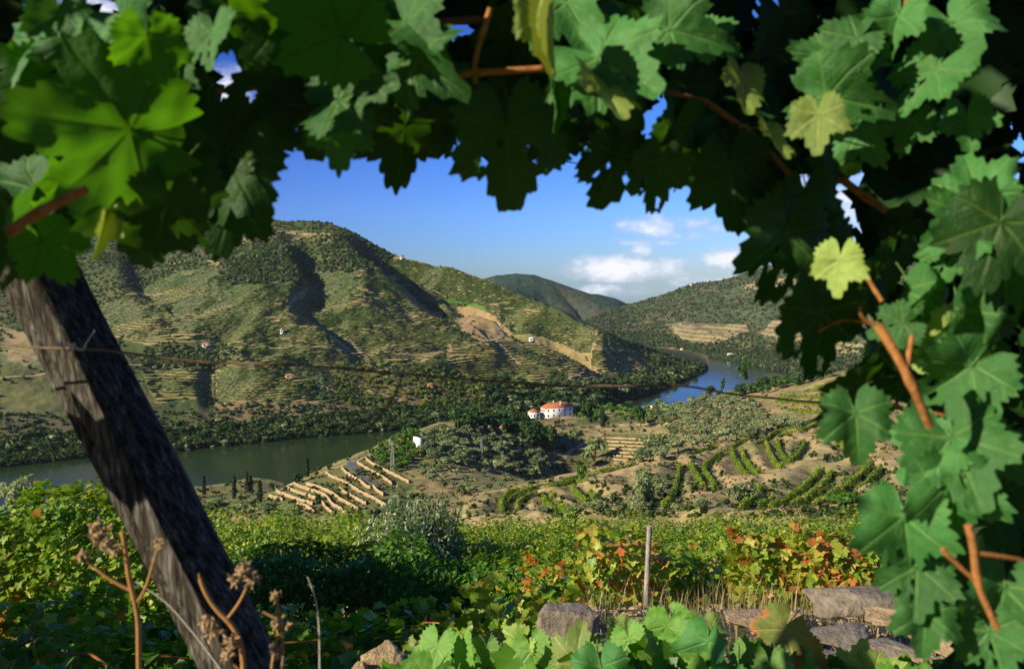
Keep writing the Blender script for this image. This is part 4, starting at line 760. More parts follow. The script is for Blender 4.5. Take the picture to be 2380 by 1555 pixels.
for px, py, w_, h_, lab, wl, rf in [(481, 806, 20, 9, 'white hut in the dark grove on the big hill', 'lime_wall', 'tile'), (656, 776, 9, 10, 'tall tiny white hut amid the upper vine rows', 'lime_wall', 'tile'), (676, 879, 24, 8, 'dark roofed farm hut where the lower track ends', 'wall', 'tile'), (1236, 793, 13, 7, 'small white hut on the shoulder right of the bare earth', 'lime_wall', 'lime_wall'),
      (1001, 903, 15, 10, 'pink walled hut in the yellow green orchard', 'wall', 'tile'), (934, 602, 9, 6, 'tiny white hut on the skyline slope of the big hill', 'lime_wall', 'tile'), (1388, 777, 8, 6, 'tiny hut low on the descending ridge', 'wall', 'tile')]:
    sx, sy, sz = at(px, py, hill_pt); q = sy/F; building('hill_hut', sx, sy, sz, w_*q, w_*q*.7, h_*q, h_*q*.35, .2, lab, 'hut', (2, 1), (1, 1), roof=rf, wall=wl, over=.25, sink=3)
for px, py, w_, h_, lab in [(1548, 815, 10, 6, 'leftmost white house in the row across the bend'), (1566, 816, 22, 6, 'long low white house in the row across the bend'), (1588, 816, 14, 6, 'right hand white house in the row across the bend'), (1703, 826, 24, 4, 'low pale building by the riverside track across the bend'), (1606, 664, 7, 4, 'tiny house on the crest of the hill across the bend'), (1752, 628, 8, 4, 'white house on the top of the hill across the bend')]:
    sx, sy, sz = at(px, py, right_pt); q = sy/F; building('riverside_house', sx, sy, sz, w_*q, 6, h_*q, h_*q*.35, -.2, lab, 'house', (4 if w_ > 15 else 2, 1), (1, 1), roof='lime_wall' if px > 1700 else 'tile', over=.3, sink=4)
def pole(px, py, h, label, arms=True, r=.12):
    x, y, z = at(px, py, d0=150); H_ = h*y/F; mb = MB(); mb.tube([(x, y, z-.5), (x, y, z+H_)], [r, r*.7], 6)
    if arms: mb.box(x-.9, x+.9, y-.06, y+.06, z+H_*.9, z+H_*.9+.12)
    tag(mb.build('utility_pole', M['pole']), label, 'pole', 'poles on the spur')
pole(984, 1017, 18, 'thin pole right behind the white river hut'); pole(971, 1050, 28, 'pole standing in front of the white river hut'); pole(861, 1072, 17, 'pole at the left edge of the bright green fruit trees'); pole(805, 1076, 11, 'short pole on the river edge where the road turns', False); pole(640, 1137, 9, 'short white post at the left end of the terrace walls', False, .25)
def pylon(px, py, h, label):
    x, y, z = at(px, py, d0=150); H_ = h*y/F; mb = MB(); w0, w1 = .8, .25
    for sx_ in (-1, 1):
        for sy_ in (-1, 1): mb.tube([(x+sx_*w0, y+sy_*w0, z-.3), (x+sx_*w1, y+sy_*w1, z+H_)], .07, 4)
    for k in range(7):
        a, b = k/7, (k+1)/7; wa, wb = w0+(w1-w0)*a, w0+(w1-w0)*b
        for sy_ in (-1, 1): mb.tube([(x-wa, y+sy_*wa, z+H_*a), (x+wb, y+sy_*wb, z+H_*b)], .05, 4); mb.tube([(x+wa, y+sy_*wa, z+H_*a), (x-wb, y+sy_*wb, z+H_*b)], .05, 4)
    mb.box(x-1.6, x+1.6, y-.08, y+.08, z+H_*.9, z+H_*.9+.14); tag(mb.build('lattice_pylon', M['pole']), label, 'pylon')
pylon(1119, 1073, 54, 'slim lattice pylon in the middle of the olive grove'); pylon(912, 1093, 66, 'slim lattice pylon among the bright green fruit trees')
# ---------------------------------------------------------------- vine leaves
def leaf_outline(phi, seed=0, teeth=.055):
    """radius of a five-lobed vine leaf at angle phi from its tip direction"""
    rs = R0(seed); a = abs(phi); jig = rs.rand(5)*.07
    lob = [(0, 1.0-jig[0], .52), (.98, .86-jig[1], .48), (1.92, .66-jig[2], .50), (2.5, .52, .38)]
    r = np.full(phi.shape, .50)
    for c, R_, w_ in lob: r = np.maximum(r, .56+(R_-.56)*np.clip(1-abs(a-c)/w_, 0, 1)**.85)
    r *= 1-sstep(2.75, 3.14, a)*.86
    t = (a*4.3+jig[3]*9+.5) % 1; tt = (a*9.1+.2) % 1; tri = 1-2*abs(t-.5); tr2 = 1-2*abs(tt-.5)
    return r*(1+teeth*2.6*(tri-.5)+teeth*.8*(tr2-.5))
def vine_leaf(seed, fold=.25, curl=.3, na=180, nr=11, holes=0):
    rs = R0(seed); jx_ = rs.uniform(-1, 1); phi = np.linspace(-math.pi, math.pi, na); rr = (np.arange(1, nr+1)/nr)**.85; R_ = leaf_outline(phi, seed)
    Rg = rr[:, None]*R_[None]; ph = np.broadcast_to(phi, Rg.shape); x = Rg*np.sin(ph); y = Rg*np.cos(ph)
    x = np.r_[0, x.ravel()]; y = np.r_[0, y.ravel()]; a = np.arctan2(x, y); r = np.hypot(x, y)
    vein = np.zeros(x.shape)
    for c in (0, .9, -.9, 1.85, -1.85):
        dx, dy = math.sin(c), math.cos(c); al = x*dx+y*dy; ac = x*dy-y*dx; L = {0: .95, .9: .82, 1.85: .62}[abs(c)]
        ok = (al > 0) & (al < L); vein = np.maximum(vein, ok*np.exp(-(ac/(.020-.012*al/L))**2))
        for s_ in (-1, 1):     # side veins
            f = (al*5.2-abs(ac)*3.4*1.0) % 1; wv = np.exp(-((np.minimum(f, 1-f))/.07)**2)*np.exp(-(abs(ac)/.22)**2)*ok*(abs(ac) > .01); vein = np.maximum(vein, wv*.45)
    z = fold*(abs(x)-.12*np.cos(x*9))*.8-curl*(np.maximum(y, -.3)**2)*.8+curl*.5*abs(x)**2*rs.choice([-1, 1])+.08*np.sin(a*rs.uniform(2., 4)+rs.rand()*6)*r**1.5*2+.02*(vn(x*7+seed, y*7, 1)-.5)*2+.10*rs.normal()*x*y
    z += vein*-.006; z = z+.15*(r**3)*np.sin(a*rs.uniform(3.5, 5.5)+rs.rand()*6)*np.clip(abs(a)*1.6, .25, 1)
    V = np.stack([x, y, z], 1); j = np.arange(na-1); Fs = [np.stack([np.zeros(na-1, int), 1+j, 2+j], 1)]; q = []
    for k in range(nr-1):
        b = 1+k*na; q.append(np.stack([b+j, b+na+j, b+na+j+1, b+j+1], 1))
    q = np.concatenate(q)
    if holes:
        cx = V[q].mean(1); keep = np.ones(len(q), bool)
        for h in range(holes):
            hx_, hy_ = rs.uniform(-.4, .4), rs.uniform(.1, .75); keep &= ((cx[:, 0]-hx_)/rs.uniform(.03, .06))**2+((cx[:, 1]-hy_)/rs.uniform(.05, .11))**2 > 1
        q = q[keep]
    Fs.append(q); k_ = np.linspace(0, 1, 6); pt = np.stack([.10*jx_*np.sin(k_*2), -.52*k_, -.30*k_**1.5], 1); n0 = len(V); th6 = np.arange(5)/5*6.283
    ring = np.concatenate([p_+np.stack([np.cos(th6)*.014, 0*th6, np.sin(th6)*.014], 1) for p_ in pt]); jj = np.arange(5); tf = np.concatenate([np.stack([a_*5+jj, a_*5+(jj+1) % 5, a_*5+5+(jj+1) % 5, a_*5+5+jj], 1) for a_ in range(5)])+n0
    return np.concatenate([V, ring]), Fs+[tf], np.r_[vein, np.full(30, 1.3)]
def vleafmat(name, base, vcol, trans, tcol, gloss=.45, rough=.42, edge=None):
    m, t = matbase(name); a = t.n.new('ShaderNodeAttribute'); a.attribute_name = 'vein'; oi = t.n.new('ShaderNodeObjectInfo'); tc = t.n.new('ShaderNodeTexCoord')
    n = t.noise(3.2, 5, .6, tc.outputs['Object']); n2 = t.noise(26, 3, .6, tc.outputs['Object'])
    k = t.ramp(t.math('ADD', t.math('MULTIPLY', n, .45), t.math('MULTIPLY', oi.outputs['Random'], .55)), [(.25, tuple(c*.62 for c in base)), (.55, base), (.8, tuple(min(1, c*1.35+.01) for c in base))])
    n3 = t.noise(8, 4, .7, tc.outputs['Object']); sp = t.ramp(n3, [(.63, 0.0), (.69, .7)]); k = t.mix(sp, k, (base[0]*1.3+.07, base[1]*.45+.03, base[2]*.4+.01, 1))
    if edge is not None:
        e = t.n.new('ShaderNodeAttribute'); e.attribute_name = 'rim'; k = t.mix(t.math('MULTIPLY', t.ramp(t.math('ADD', e.outputs['Fac'], t.math('MULTIPLY', t.math('SUBTRACT', n, .5), 1.2)), [(.80, 0.0), (1.1, 1.0)]), 1.0), k, (*edge, 1))
    c = t.mix(t.math('MULTIPLY', a.outputs['Fac'], .75), k, (*vcol, 1)); p = t.n.new('ShaderNodeBsdfPrincipled'); t.set(p, 'Base Color', c); t.set(p, 'Roughness', t.math('ADD', rough-.1, t.math('MULTIPLY', n2, .25))); t.set(p, 'Specular IOR Level', gloss)
    b = t.n.new('ShaderNodeBump'); t.set(b, 'Height', t.math('ADD', t.math('MULTIPLY', n2, .6), a.outputs['Fac'])); b.inputs['Strength'].default_value = .28; b.inputs['Distance'].default_value = .02; t.set(p, 'Normal', b.outputs[0])
    tr = t.n.new('ShaderNodeBsdfTranslucent'); t.set(tr, 'Color', t.mix(t.math('MULTIPLY', a.outputs['Fac'], .5), (*tcol, 1), (*vcol, 1))); mx = t.n.new('ShaderNodeMixShader'); mx.inputs[0].default_value = trans
    t.nt.links.new(p.outputs[0], mx.inputs[1]); t.nt.links.new(tr.outputs[0], mx.inputs[2]); finish(t, mx.outputs[0]); return m
M['leaf'] = vleafmat('vine_leaf_darkened', (.022, .078, .016), (.10, .18, .035), .20, (.12, .36, .008), .22)  # base darkened so the shade on dark leaves sits in the colour
M['leaft'] = vleafmat('backlit_vine_leaf', (.035, .12, .018), (.05, .12, .02), .42, (.20, .58, .008), .2)  # backlit copy of leaf: light shining through is put into the colour
M['leafb'] = vleafmat('vine_leaf_sunlit', (.055, .20, .045), (.18, .34, .09), .25, (.14, .44, .015), .32, .5)  # brighter copy of leaf for sun-facing leaves, sunlight put into the colour
M['leafy'] = vleafmat('vine_leaf_yellow_green', (.31, .45, .10), (.5, .52, .2), .3, (.5, .6, .05), .3)
M['leafo'] = vleafmat('vine_leaf_autumn', (.20, .27, .05), (.45, .30, .10), .35, (.5, .35, .03), .3, edge=(.50, .15, .05))
def rim(V): return np.where(V[:, 1] < -.12, 0, np.clip(np.hypot(V[:, 0], V[:, 1])/leaf_outline(np.arctan2(V[:, 0], V[:, 1])).clip(.2, 2), 0, 1.2))
M['leafc'] = vleafmat('young_vine_leaf', (.13, .30, .045), (.34, .46, .14), .3, (.25, .5, .02), .35)
LT = {}
for k, (mm, prm) in {'a': ('leaf', (.22, .25)), 'b': ('leafb', (.30, .35)), 'y': ('leafy', (.75, .30)), 'c': ('leafc', (.3, .3)), 't': ('leaft', (.3, .3)), 'o': ('leafo', (.25, .3))}.items():
    LT[k] = []
    for i in range(5 if k in 'ab' else 3):
        V, Fs, ve = vine_leaf(600+i*7+ord(k), prm[0]*(.3+i*.35), prm[1]*(.4+.4*i), holes=0 if i % 2 == 0 else 3); LT[k].append(mesh('leaf', V, Fs, M[mm], True, {'vein': ve, 'rim': rim(V)}))
V, Fs, ve = vine_leaf(911, .2, .25, holes=7); LT['h'] = [mesh('leaf', V, Fs, M['leaf'], True, {'vein': ve})]
V, Fs, ve = vine_leaf(915, 1.6, .3); V[:, 0] *= .45; LT['f'] = [mesh('leaf', V, Fs, M['leafy'], True, {'vein': ve})]
V, Fs, ve = vine_leaf(916, 1.3, .5); V[:, 0] *= .6; LT['g'] = [mesh('leaf', V, Fs, M['leafb'], True, {'vein': ve})]
from mathutils import Matrix
LITN, DARKN = Vector((-.50, -.80, .22)).normalized(), Vector((.42, -.82, -.30)).normalized()
def leafM(px, py, size, rot, yaw, pitch, d, facing='lit'):
    """leaf whose middle stands at picture (px,py) and distance d; rot: tip direction, 0 down, positive to the right"""
    s_ = size*d/F; r = math.radians(rot); tip = Vector((math.sin(r), 0, -math.cos(r))); nrm = (LITN if facing == 'lit' else DARKN).copy()
    nrm = (nrm+Vector((math.sin(px*.7+py), math.sin(py*1.3), math.sin(px*1.9)))*.22).normalized(); tip = (tip-nrm*tip.dot(nrm)).normalized(); xax = tip.cross(nrm)
    B = Matrix((xax, tip, nrm)).transposed(); ya = yaw if abs(yaw) > 45 else yaw*.25
    B = B @ Matrix.Rotation(math.radians(ya), 3, 'Y'); L = s_/1.55; c = Vector(P(px, py, d))-B @ Vector((0, .25*L, 0)); return Matrix.Translation(c) @ (B*L).to_4x4()
def vine(name, loc, label, cat='grapevine', group=None): r = empty(name, loc); return tag(r, label, cat, group)
def put_leaf(root, M4, kind, i, lab=None):
    o = link('leaf', LT[kind][i % len(LT[kind])], root); o.matrix_basis = Matrix.Translation(-Vector(root.location)) @ M4
    if lab: o['label'] = lab
    return o
# small leaf for hedges: 13-point outline, folded
_ph = np.array([0, .36, .55, .95, 1.42, 1.95, 2.9]); _rr = np.array([1, .80, .62, .88, .54, .68, .32])
_an = np.r_[-_ph[:0:-1], _ph]; _ra = np.r_[_rr[:0:-1], _rr]; LOV = np.concatenate([[[0, 0, 0]], np.stack([_ra*np.sin(_an), _ra*np.cos(_an), .22*abs(np.sin(_an))*_ra-.25*(_ra*np.cos(_an))**2*.6], 1)]); _n = len(_an)
LOF = np.stack([np.zeros(_n-1, int), 1+np.arange(_n-1), 2+np.arange(_n-1)], 1)
def leaves(pos, nrm, size, rs, tone, droop=.7):
    n = len(pos); nrm = nrm+rs.normal(0, .45, (n, 3)); nrm /= np.linalg.norm(nrm, axis=1)[:, None]; down = np.array([0, 0, -1.0])*droop+rs.normal(0, .55, (n, 3))
    y = down-nrm*(down*nrm).sum(1)[:, None]; y /= np.linalg.norm(y, axis=1)[:, None]+1e-9; x = np.cross(y, nrm); s_ = (size*(.55+.75*rs.rand(n)))[:, None, None]*.62
    V = pos[:, None]+(LOV[None, :, :1]*x[:, None]+(LOV[None, :, 1:2]-.35)*y[:, None]+LOV[None, :, 2:]*nrm[:, None])*s_
    Fq = LOF[None]+(np.arange(n)*len(LOV))[:, None, None]; return V.reshape(-1, 3), Fq.reshape(-1, 3), np.repeat(tone, len(LOV))
def hedgemat(name, stops, sc=1.4):
    return leafmat(name, stops, .34, .35, .42, (1.5, 1.6, .35))
M['fgvine'] = hedgemat('vineyard_leaves', [(0, (.05, .13, .015)), (.35, (.12, .25, .02)), (.6, (.24, .36, .03)), (.78, (.42, .46, .06)), (.88, (.50, .34, .05)), (1, (.55, .09, .02))])
M['fggreen'] = hedgemat('green_vineyard_leaves', [(0, (.04, .12, .015)), (.5, (.10, .24, .022)), (.85, (.22, .36, .03)), (1, (.42, .46, .08))])
M['fgshade'] = leafmat('shaded_vine_leaves', [(0, (.016, .055, .012)), (.6, (.028, .085, .015)), (1, (.06, .15, .025))], .18, .25)  # darker copy of the vine leaves, shade painted in for the inner mass
M['fgautumn'] = hedgemat('autumn_vineyard_leaves', [(0, (.07, .17, .02)), (.45, (.20, .34, .03)), (.68, (.42, .46, .07)), (.84, (.52, .30, .06)), (.94, (.50, .12, .04)), (1, (.60, .42, .22))])
ground_off = lambda x, y: near_h(x, y)
def vinehedge(name, line, h, w, n, size, mat, seed, label, cat='vine row', group=None, trunks=True, tonef=None, low=.18, group_=None, bare=0):
    """a vineyard row: foliage, trunks and canes as parts under one empty"""
    L, LL = resample(np.array(line, float), .5); rs = R0(seed); q = rs.rand(n)*(len(L)-1); i = np.minimum(q.astype(int), len(L)-2); f = (q-i)[:, None]; c = L[i]*(1-f)+L[i+1]*f
    t = L[i+1]-L[i]; t /= np.linalg.norm(t, axis=1)[:, None]; sd = np.stack([t[:, 1], -t[:, 0]], 1)
    hh = h*(.80+.38*vn(q*.55+seed, q*0, 4)+.12*(vn(q*2.1+seed, q*0, 8)-.5)); v = rs.rand(n)**.75; v = low+(1-low)*v; shell = w/2*(.45+.6*np.sqrt(np.clip(1-((v-.55)/.62)**2, 0, 1)))*(.7+.6*vn(q*.9, v*4, seed % 50))
    side = rs.choice([-1, 1], n); rr = rs.rand(n)**.35; u_ = side*shell*rr; xy = c+sd*u_[:, None]; pos = np.c_[xy, near_h(xy[:, 0], xy[:, 1])*0+near_h(c[:, 0], c[:, 1])+v*hh]
    nr = np.c_[sd*side[:, None]*(1-v[:, None]*.6), .15+v**3]; tone = np.clip(.30*vn(q*.35+seed, v*2, 5)+.25*vn(q*2+seed, v*6, 9)+.80*rs.rand(n)**1.4+.02, 0, 1)
    if tonef is not None: tone = tonef(tone, xy, v, rs)
    x0 = (L[0][0]+L[-1][0])/2; y0 = (L[0][1]+L[-1][1])/2; root = empty(name, (x0, y0, near_h(np.array([x0]), np.array([y0]))[0])); tag(root, label, cat, group); off = np.array(root.location)
    V, Fq, tn = leaves(pos-off, nr, size, rs, tone); link('foliage', mesh('foliage', V, Fq, mat, True, {'rnd': tn}), root)
    mb = MB(); ks = np.arange(.3, LL, 1.15); ks = [k+rs.uniform(-.2, .2) for k in ks]
    seg = np.linspace(0, LL, len(L))
    for k in ks:
        p = np.array([np.interp(k, seg, L[:, 0]), np.interp(k, seg, L[:, 1])]); z = near_h(p[:1], p[1:])[0]; b = np.r_[p, z]-off; tp = b+[rs.normal(0, .08), rs.normal(0, .05), h*.5]
        m_ = MB(); m_.tube([b-[0, 0, .1], (b+tp)/2+rs.normal(0, .03, 3), tp], [.035, .03, .022], 6, wob=.4, seed=int(k*9)); m_.build('trunk', M['bark'], root)
        for s_ in (-1, 1): e = tp+[s_*rs.uniform(.3, .6), rs.normal(0, .1), rs.uniform(.1, h*.4)]; mb.tube([tp, (tp+e)/2+[0, 0, .08], e], [.012, .01, .005], 4)
    if ks: mb.build('cane', M['cane'], root)
    return root
M['cane'] = plain('vine_cane', (.40, .17, .055), .8, 90, .5, .12, .8, .004)
M['dry'] = plain('dry_weed_stem', (.44, .22, .07), .7, 40, .3, .3, .3, .003)
M['drygrass'] = plain('bleached_grass', (.75, .68, .55), .6, 40, .15)
M['rock'] = plain('schist_rock', (.38, .28, .16), .9, 22, .5, .2, 1.0, .025)
M['rockg'] = plain('grey_schist', (.23, .195, .145), .85, 20, .5, .25, 1.0, .025)
M['wire'] = plain('rusty_wire', (.20, .13, .08), .6, 60, .4, .4)
M['wirek'] = plain('bright_wire_twist', (.55, .50, .44), .5, 60, .2, .5)
def wx(px, d): return (px-CX)/F*d
def row(px0, px1, d0, d1, wig=.25, seed=0, n=14):
    k = np.linspace(0, 1, n); y = d0+(d1-d0)*k+(vn(k*4+seed, k*0, 3)-.5)*2*wig; x = np.linspace(wx(px0, d0), wx(px1, d1), n); return list(zip(x, y))
def spots_red(tone, xy, v, rs): return np.where(rs.rand(len(tone)) < .04, .99, np.where(rs.rand(len(tone)) < .09, .84, tone*.86))
vinehedge('vine_row', row(-300, 2500, 29, 27, .5, 5), 1.6, 1.5, 34000, .10, M['fgvine'], 5, 'farthest vineyard row at the edge of the terrace, touching the river view', group='vineyard rows below the viewpoint')
vinehedge('vine_row', row(-200, 2450, 22.5, 22.5, .5, 2), 1.8, 1.4, 34000, .095, M['fgvine'], 2, 'sunlit yellow green vineyard row directly behind the dark shaded row', group='vineyard rows below the viewpoint', tonef=spots_red)
vinehedge('vine_row', row(-100, 2400, 18.5, 18, .4, 3), 1.75, 1.3, 30000, .09, M['fgvine'], 3, 'vineyard row level with the silver olive bush', group='vineyard rows below the viewpoint', tonef=spots_red)
vinehedge('vine_row', row(520, 1480, 14.2, 13.8, .3, 4), 1.55, 1.2, 19000, .095, M['fggreen'], 4, 'dark green vineyard row in deep shade right of the leaning post', group='vineyard rows below the viewpoint')
vinehedge('vine_row', row(1500, 2500, 12.5, 12, .3, 14), 1.15, 1.1, 8000, .11, M['fgvine'], 14, 'thin sunlit vineyard row behind the orange tinted vines', group='vineyard rows below the viewpoint')
vinehedge('vine_row', row(-900, 470, 8.4, 9.0, .25, 6), 1.85, 1.5, 22000, .095, M['fgvine'], 6, 'tall bright green vineyard row left of the leaning post', group='vineyard rows below the viewpoint', tonef=lambda tone, xy, v, rs: np.where(rs.rand(len(tone)) < .01+.35*(xy[:, 0] < -5.0)*(v < .6), .95, tone*.70))
vinehedge('vine_row', row(-1800, -300, 5.0, 5.6, .2, 7), 1.2, 1.0, 6000, .11, M['fgautumn'], 7, 'low reddening vineyard row at the left edge', group='vineyard rows below the viewpoint')
# free-standing vines in the middle distance
def vplant(px, d, h, w, n, size, mat, seed, label, low=.05):
    x = wx(px, d); vinehedge('grapevine', [(x-w/2, d-.05), (x, d+.05), (x+w/2, d)], h, w*.8, n, size, M[mat], seed, label, 'grapevine', 'separate vines on the lower terrace', low=low)
vplant(1330, 9.0, 1.15, 1.2, 950, .105, 'fgvine', 31, 'mixed green and red vine at the right end of the shaded row')
vplant(1450, 8.6, 1.25, .9, 700, .115, 'fgautumn', 32, 'tall vine with big pale leaves beside the thin grey stake')
vplant(1560, 9.5, 1.2, 1.0, 800, .105, 'fgvine', 33, 'green vine immediately right of the thin grey stake')
vplant(1680, 9.6, 1.15, .9, 800, .105, 'fgvine', 36, 'green vine behind the left orange vine')
vplant(1800, 7.3, .66, .75, 900, .10, 'fgautumn', 34, 'orange and green vine with hanging russet leaves, left of its pair')
vplant(1965, 7.1, .68, .85, 1050, .10, 'fgautumn', 35, 'orange and green vine nearest the right hand leaf curtain')
vplant(2100, 8.0, 1.0, .9, 800, .105, 'fgvine', 37, 'green vine behind the right hand leaf curtain')
vplant(1240, 9.8, .7, 1.0, 300, .13, 'fggreen', 38, 'low shaded vine under the dark row')
# ground-hugging vines bottom left
for i, (px, d, h, w, n, mt, lb) in enumerate([(60, 6.2, .55, 1.3, 560, 'fgvine', 'low spreading vine in the bottom left corner'), (210, 7.6, .6, 1.2, 460, 'fggreen', 'shaded vine behind the dry weed stalk'), (420, 5.6, .36, 1.1, 420, 'fggreen', 'low vine between the two dry weeds'),
      (620, 7.0, .5, 1.2, 420, 'fggreen', 'dark low vine right of the post foot'), (560, 4.6, .36, .8, 300, 'fgvine', 'small sunlit vine at the foot of the leaning post'), (820, 5.6, .36, 1.1, 300, 'fggreen', 'low leafy vine left of the tan rock'), (330, 4.3, .36, .9, 280, 'fggreen', 'dark low vine by the long grass blade'), (1010, 6.2, .5, 1.3, 340, 'fgvine', 'low vine in patchy sun behind the tan rock'), (1180, 5.2, .42, 1.0, 260, 'fgvine', 'small yellowing vine before the grey boulder')]):
    vplant(px, d, h, w, n, .12, mt, 50+i, lb, .02)
# olive bush in the middle
def olivebush(px, d, w, h, seed, label):
    x = wx(px, d); z = near_h(np.array([x]), np.array([d]))[0]; root = empty('olive_bush', (x, d, z)); tag(root, label, 'olive bush'); rs = R0(seed); mb = MB(); P_ = []; T_ = []
    for b in range(190):
        a = rs.rand()*6.28; el = rs.uniform(.05, 1.45); L = h*rs.uniform(.45, .95)*(.75+.3*math.sin(el)); k = np.linspace(0, 1, 9); hx_ = np.cos(a)*np.cos(el)*w/h*.62; hy_ = np.sin(a)*np.cos(el)*w/h*.62
        pts = np.stack([hx_*L*k**.9, hy_*L*k**.9, np.sin(el)*L*k], 1)+np.cumsum(rs.normal(0, .015*h, (9, 3)), 0); mb.tube(pts, np.linspace(.014, .003, 9), 4)
        for q in range(95):
            s_ = rs.uniform(.3, 1)*8; i = int(min(s_, 7)); p = pts[i]*(1-(s_-i))+pts[min(i+1, 8)]*(s_-i); dr = pts[i+1 if i < 8 else 8]-pts[i]; dr = dr/(np.linalg.norm(dr)+1e-9)+rs.normal(0, .75, 3); dr /= np.linalg.norm(dr); P_.append(p+rs.normal(0, .05, 3)); T_.append(dr)
    mb.build('branch', M['bark'], root); p = np.array(P_); t_ = np.array(T_); n = len(p); up = rs.normal(0, 1, (n, 3)); sd = np.cross(t_, up); sd /= np.linalg.norm(sd, axis=1)[:, None]; L = rs.uniform(.07, .16, n)[:, None]
    V = np.stack([p, p+t_*L*.5+sd*.020, p+t_*L, p+t_*L*.5-sd*.020], 1).reshape(-1, 3); link('foliage', mesh('foliage', V, np.arange(n*4).reshape(-1, 4), M['oliveleaf'], False, {'rnd': np.repeat(rs.rand(n), 4)}), root); return root
M['oliveleaf'] = leafmat('olive_bush_leaves', [(0, (.06, .11, .04)), (.4, (.17, .25, .10)), (.7, (.46, .54, .30)), (1, (.88, .88, .66))], .3, .12, .6, (1.1, 1.2, .7))
olivebush(930, 16.6, 2.5, 2.75, 4, 'silver leaved olive bush rising out of the vineyard rows in the centre'); olivebush(1010, 17.4, 1.5, 2.7, 9, 'smaller greener bush close behind the silver olive bush')
# out of frame to the left: unseen olives added to throw shade over the dark row
for i, (s_, p_, hgt, wd) in enumerate([(-4.4, 14.2, 4.9, 2.6), (-4.6, 13.2, 4.8, 2.6), (-5.6, 12.2, 4.8, 2.6)]):
    x, y = s_*.883-p_*.469, s_*.469+p_*.883; z = CZ-np.interp(y, FD, FHL)
    tag(link('olive_tree', tree_mesh('olive_tree', crown(1900, .040, 700+i, .5, .32, .66, 12, .45, 1.3), M['olive'], trunk_mb(.42, .04, i)), loc=(x, y, z), sc=(wd, wd, hgt)), 'unseen olive tree added left of the viewpoint to throw shade', 'olive tree', 'unseen olives added for shade')
vinehedge('vine_row', [(-6.0, 2.9), (-6.8, 4.3), (-7.5, 5.7)], 2.7, 1.0, 4200, .14, M['fggreen'], 67, 'tall unseen vineyard row added to shade the lower left vines')  # unseen row added to block the sun from the low vines
vinehedge('vine_row', [(-6.5, 2.2), (-4.2, 3.2), (-2.9, 3.55)], 1.9, .9, 2600, .14, M['fggreen'], 66, 'unseen vineyard row added to shade the lower left')  # unseen, put in to keep sun off the bottom left ground
# ---------------------------------------------------------------- rocks
def rock(px, py, d, w, h, dp, seed, mat, label, flat=0.0, rot=0.0, sub=30):
    rs = R0(seed); th_, ph_ = np.meshgrid(np.linspace(0, math.pi, sub), np.linspace(0, 2*math.pi, sub*2+1)[:-1], indexing='ij'); v = np.stack([np.sin(th_)*np.cos(ph_), np.sin(th_)*np.sin(ph_), np.cos(th_)], -1).reshape(-1, 3)
    v = np.sign(v)*abs(v)**.6
    for k in range(16):
        n = rs.normal(0, 1, 3); n /= np.linalg.norm(n); c = rs.uniform(.5, .8); dd = v@n; v = v-np.outer(np.maximum(dd-c, 0), n)*.92
    v[:, 2] += (np.floor(v[:, 2]*4+.5*vn(v[:, 0]*2+seed, v[:, 1]*2, 6))/4-v[:, 2])*.35; v *= 1+.14*(vn(v[:, 0]*3+seed, v[:, 1]*3+v[:, 2]*2, 3)[:, None]-.5)+.06*(vn(v[:, 0]*9+seed, v[:, 1]*9+v[:, 2]*7, 4)[:, None]-.5)
    v = v*np.array([w/2, dp/2, h/2]); c, s_ = math.cos(rot), math.sin(rot); v = np.stack([v[:, 0]*c-v[:, 2]*s_, v[:, 1], v[:, 0]*s_+v[:, 2]*c], 1)
    m_ = sub*2; i, j = np.meshgrid(np.arange(sub-1), np.arange(m_), indexing='ij'); Fq = np.stack([i*m_+j, (i+1)*m_+j, (i+1)*m_+(j+1) % m_, i*m_+(j+1) % m_], -1).reshape(-1, 4)
    o = link('rock', mesh('rock', v, Fq, M[mat], False), loc=P(px, py, d)); return tag(o, label, 'rock', 'stones of the terrace')
rock(895, 1535, 3.1, .27, .17, .2, 3, 'rock', 'angular tan rock lit by the sun at the bottom centre', rot=-.1)
rock(835, 1560, 3.0, .12, .08, .1, 4, 'rock', 'small tan stone against the left of the angular rock')
rock(1335, 1450, 4.6, .42, .26, .3, 5, 'rockg', 'rounded grey boulder behind the bottom leaves')
rs = R0(77)
for i, (px, py, w_, h_, mt, lb) in enumerate([(2000,1395,330,62,'rockg','long flat grey slab on top of the stone heap at right'),(1850,1450,110,80,'rock','brown rounded stone with a shadow spot left of the slabs'),(2080,1440,190,34,'rock','tan slab under the long grey slab'),(1950,1478,220,34,'rockg','dark grey slab in the middle of the stone heap'),
    (2160,1470,170,50,'rock','tan stone at the right of the heap'),(2230,1420,170,46,'rock','pale stone behind the hanging leaves at right'),(2040,1510,250,40,'rockg','grey slab low in the stone heap'),(2230,1510,190,60,'rock','light block at the lower right'),(1880,1530,170,44,'rockg','dark stone behind the bottom yellow leaves'),(2130,1550,200,50,'rock','tan stone at the bottom edge'),(2320,1460,150,60,'rockg','grey stone at the right frame edge'),(1740,1440,110,30,'rock','flat stone left of the stone heap'),(1660,1460,90,24,'rock','small flat stone among dry twigs')]):
    d = 5.0-(py-1400)*.006; rock(px, py, d, w_*d/F, h_*d/F, .3+.1*rs.rand(), 80+i, mt, lb, rot=rs.uniform(-.12, .12))
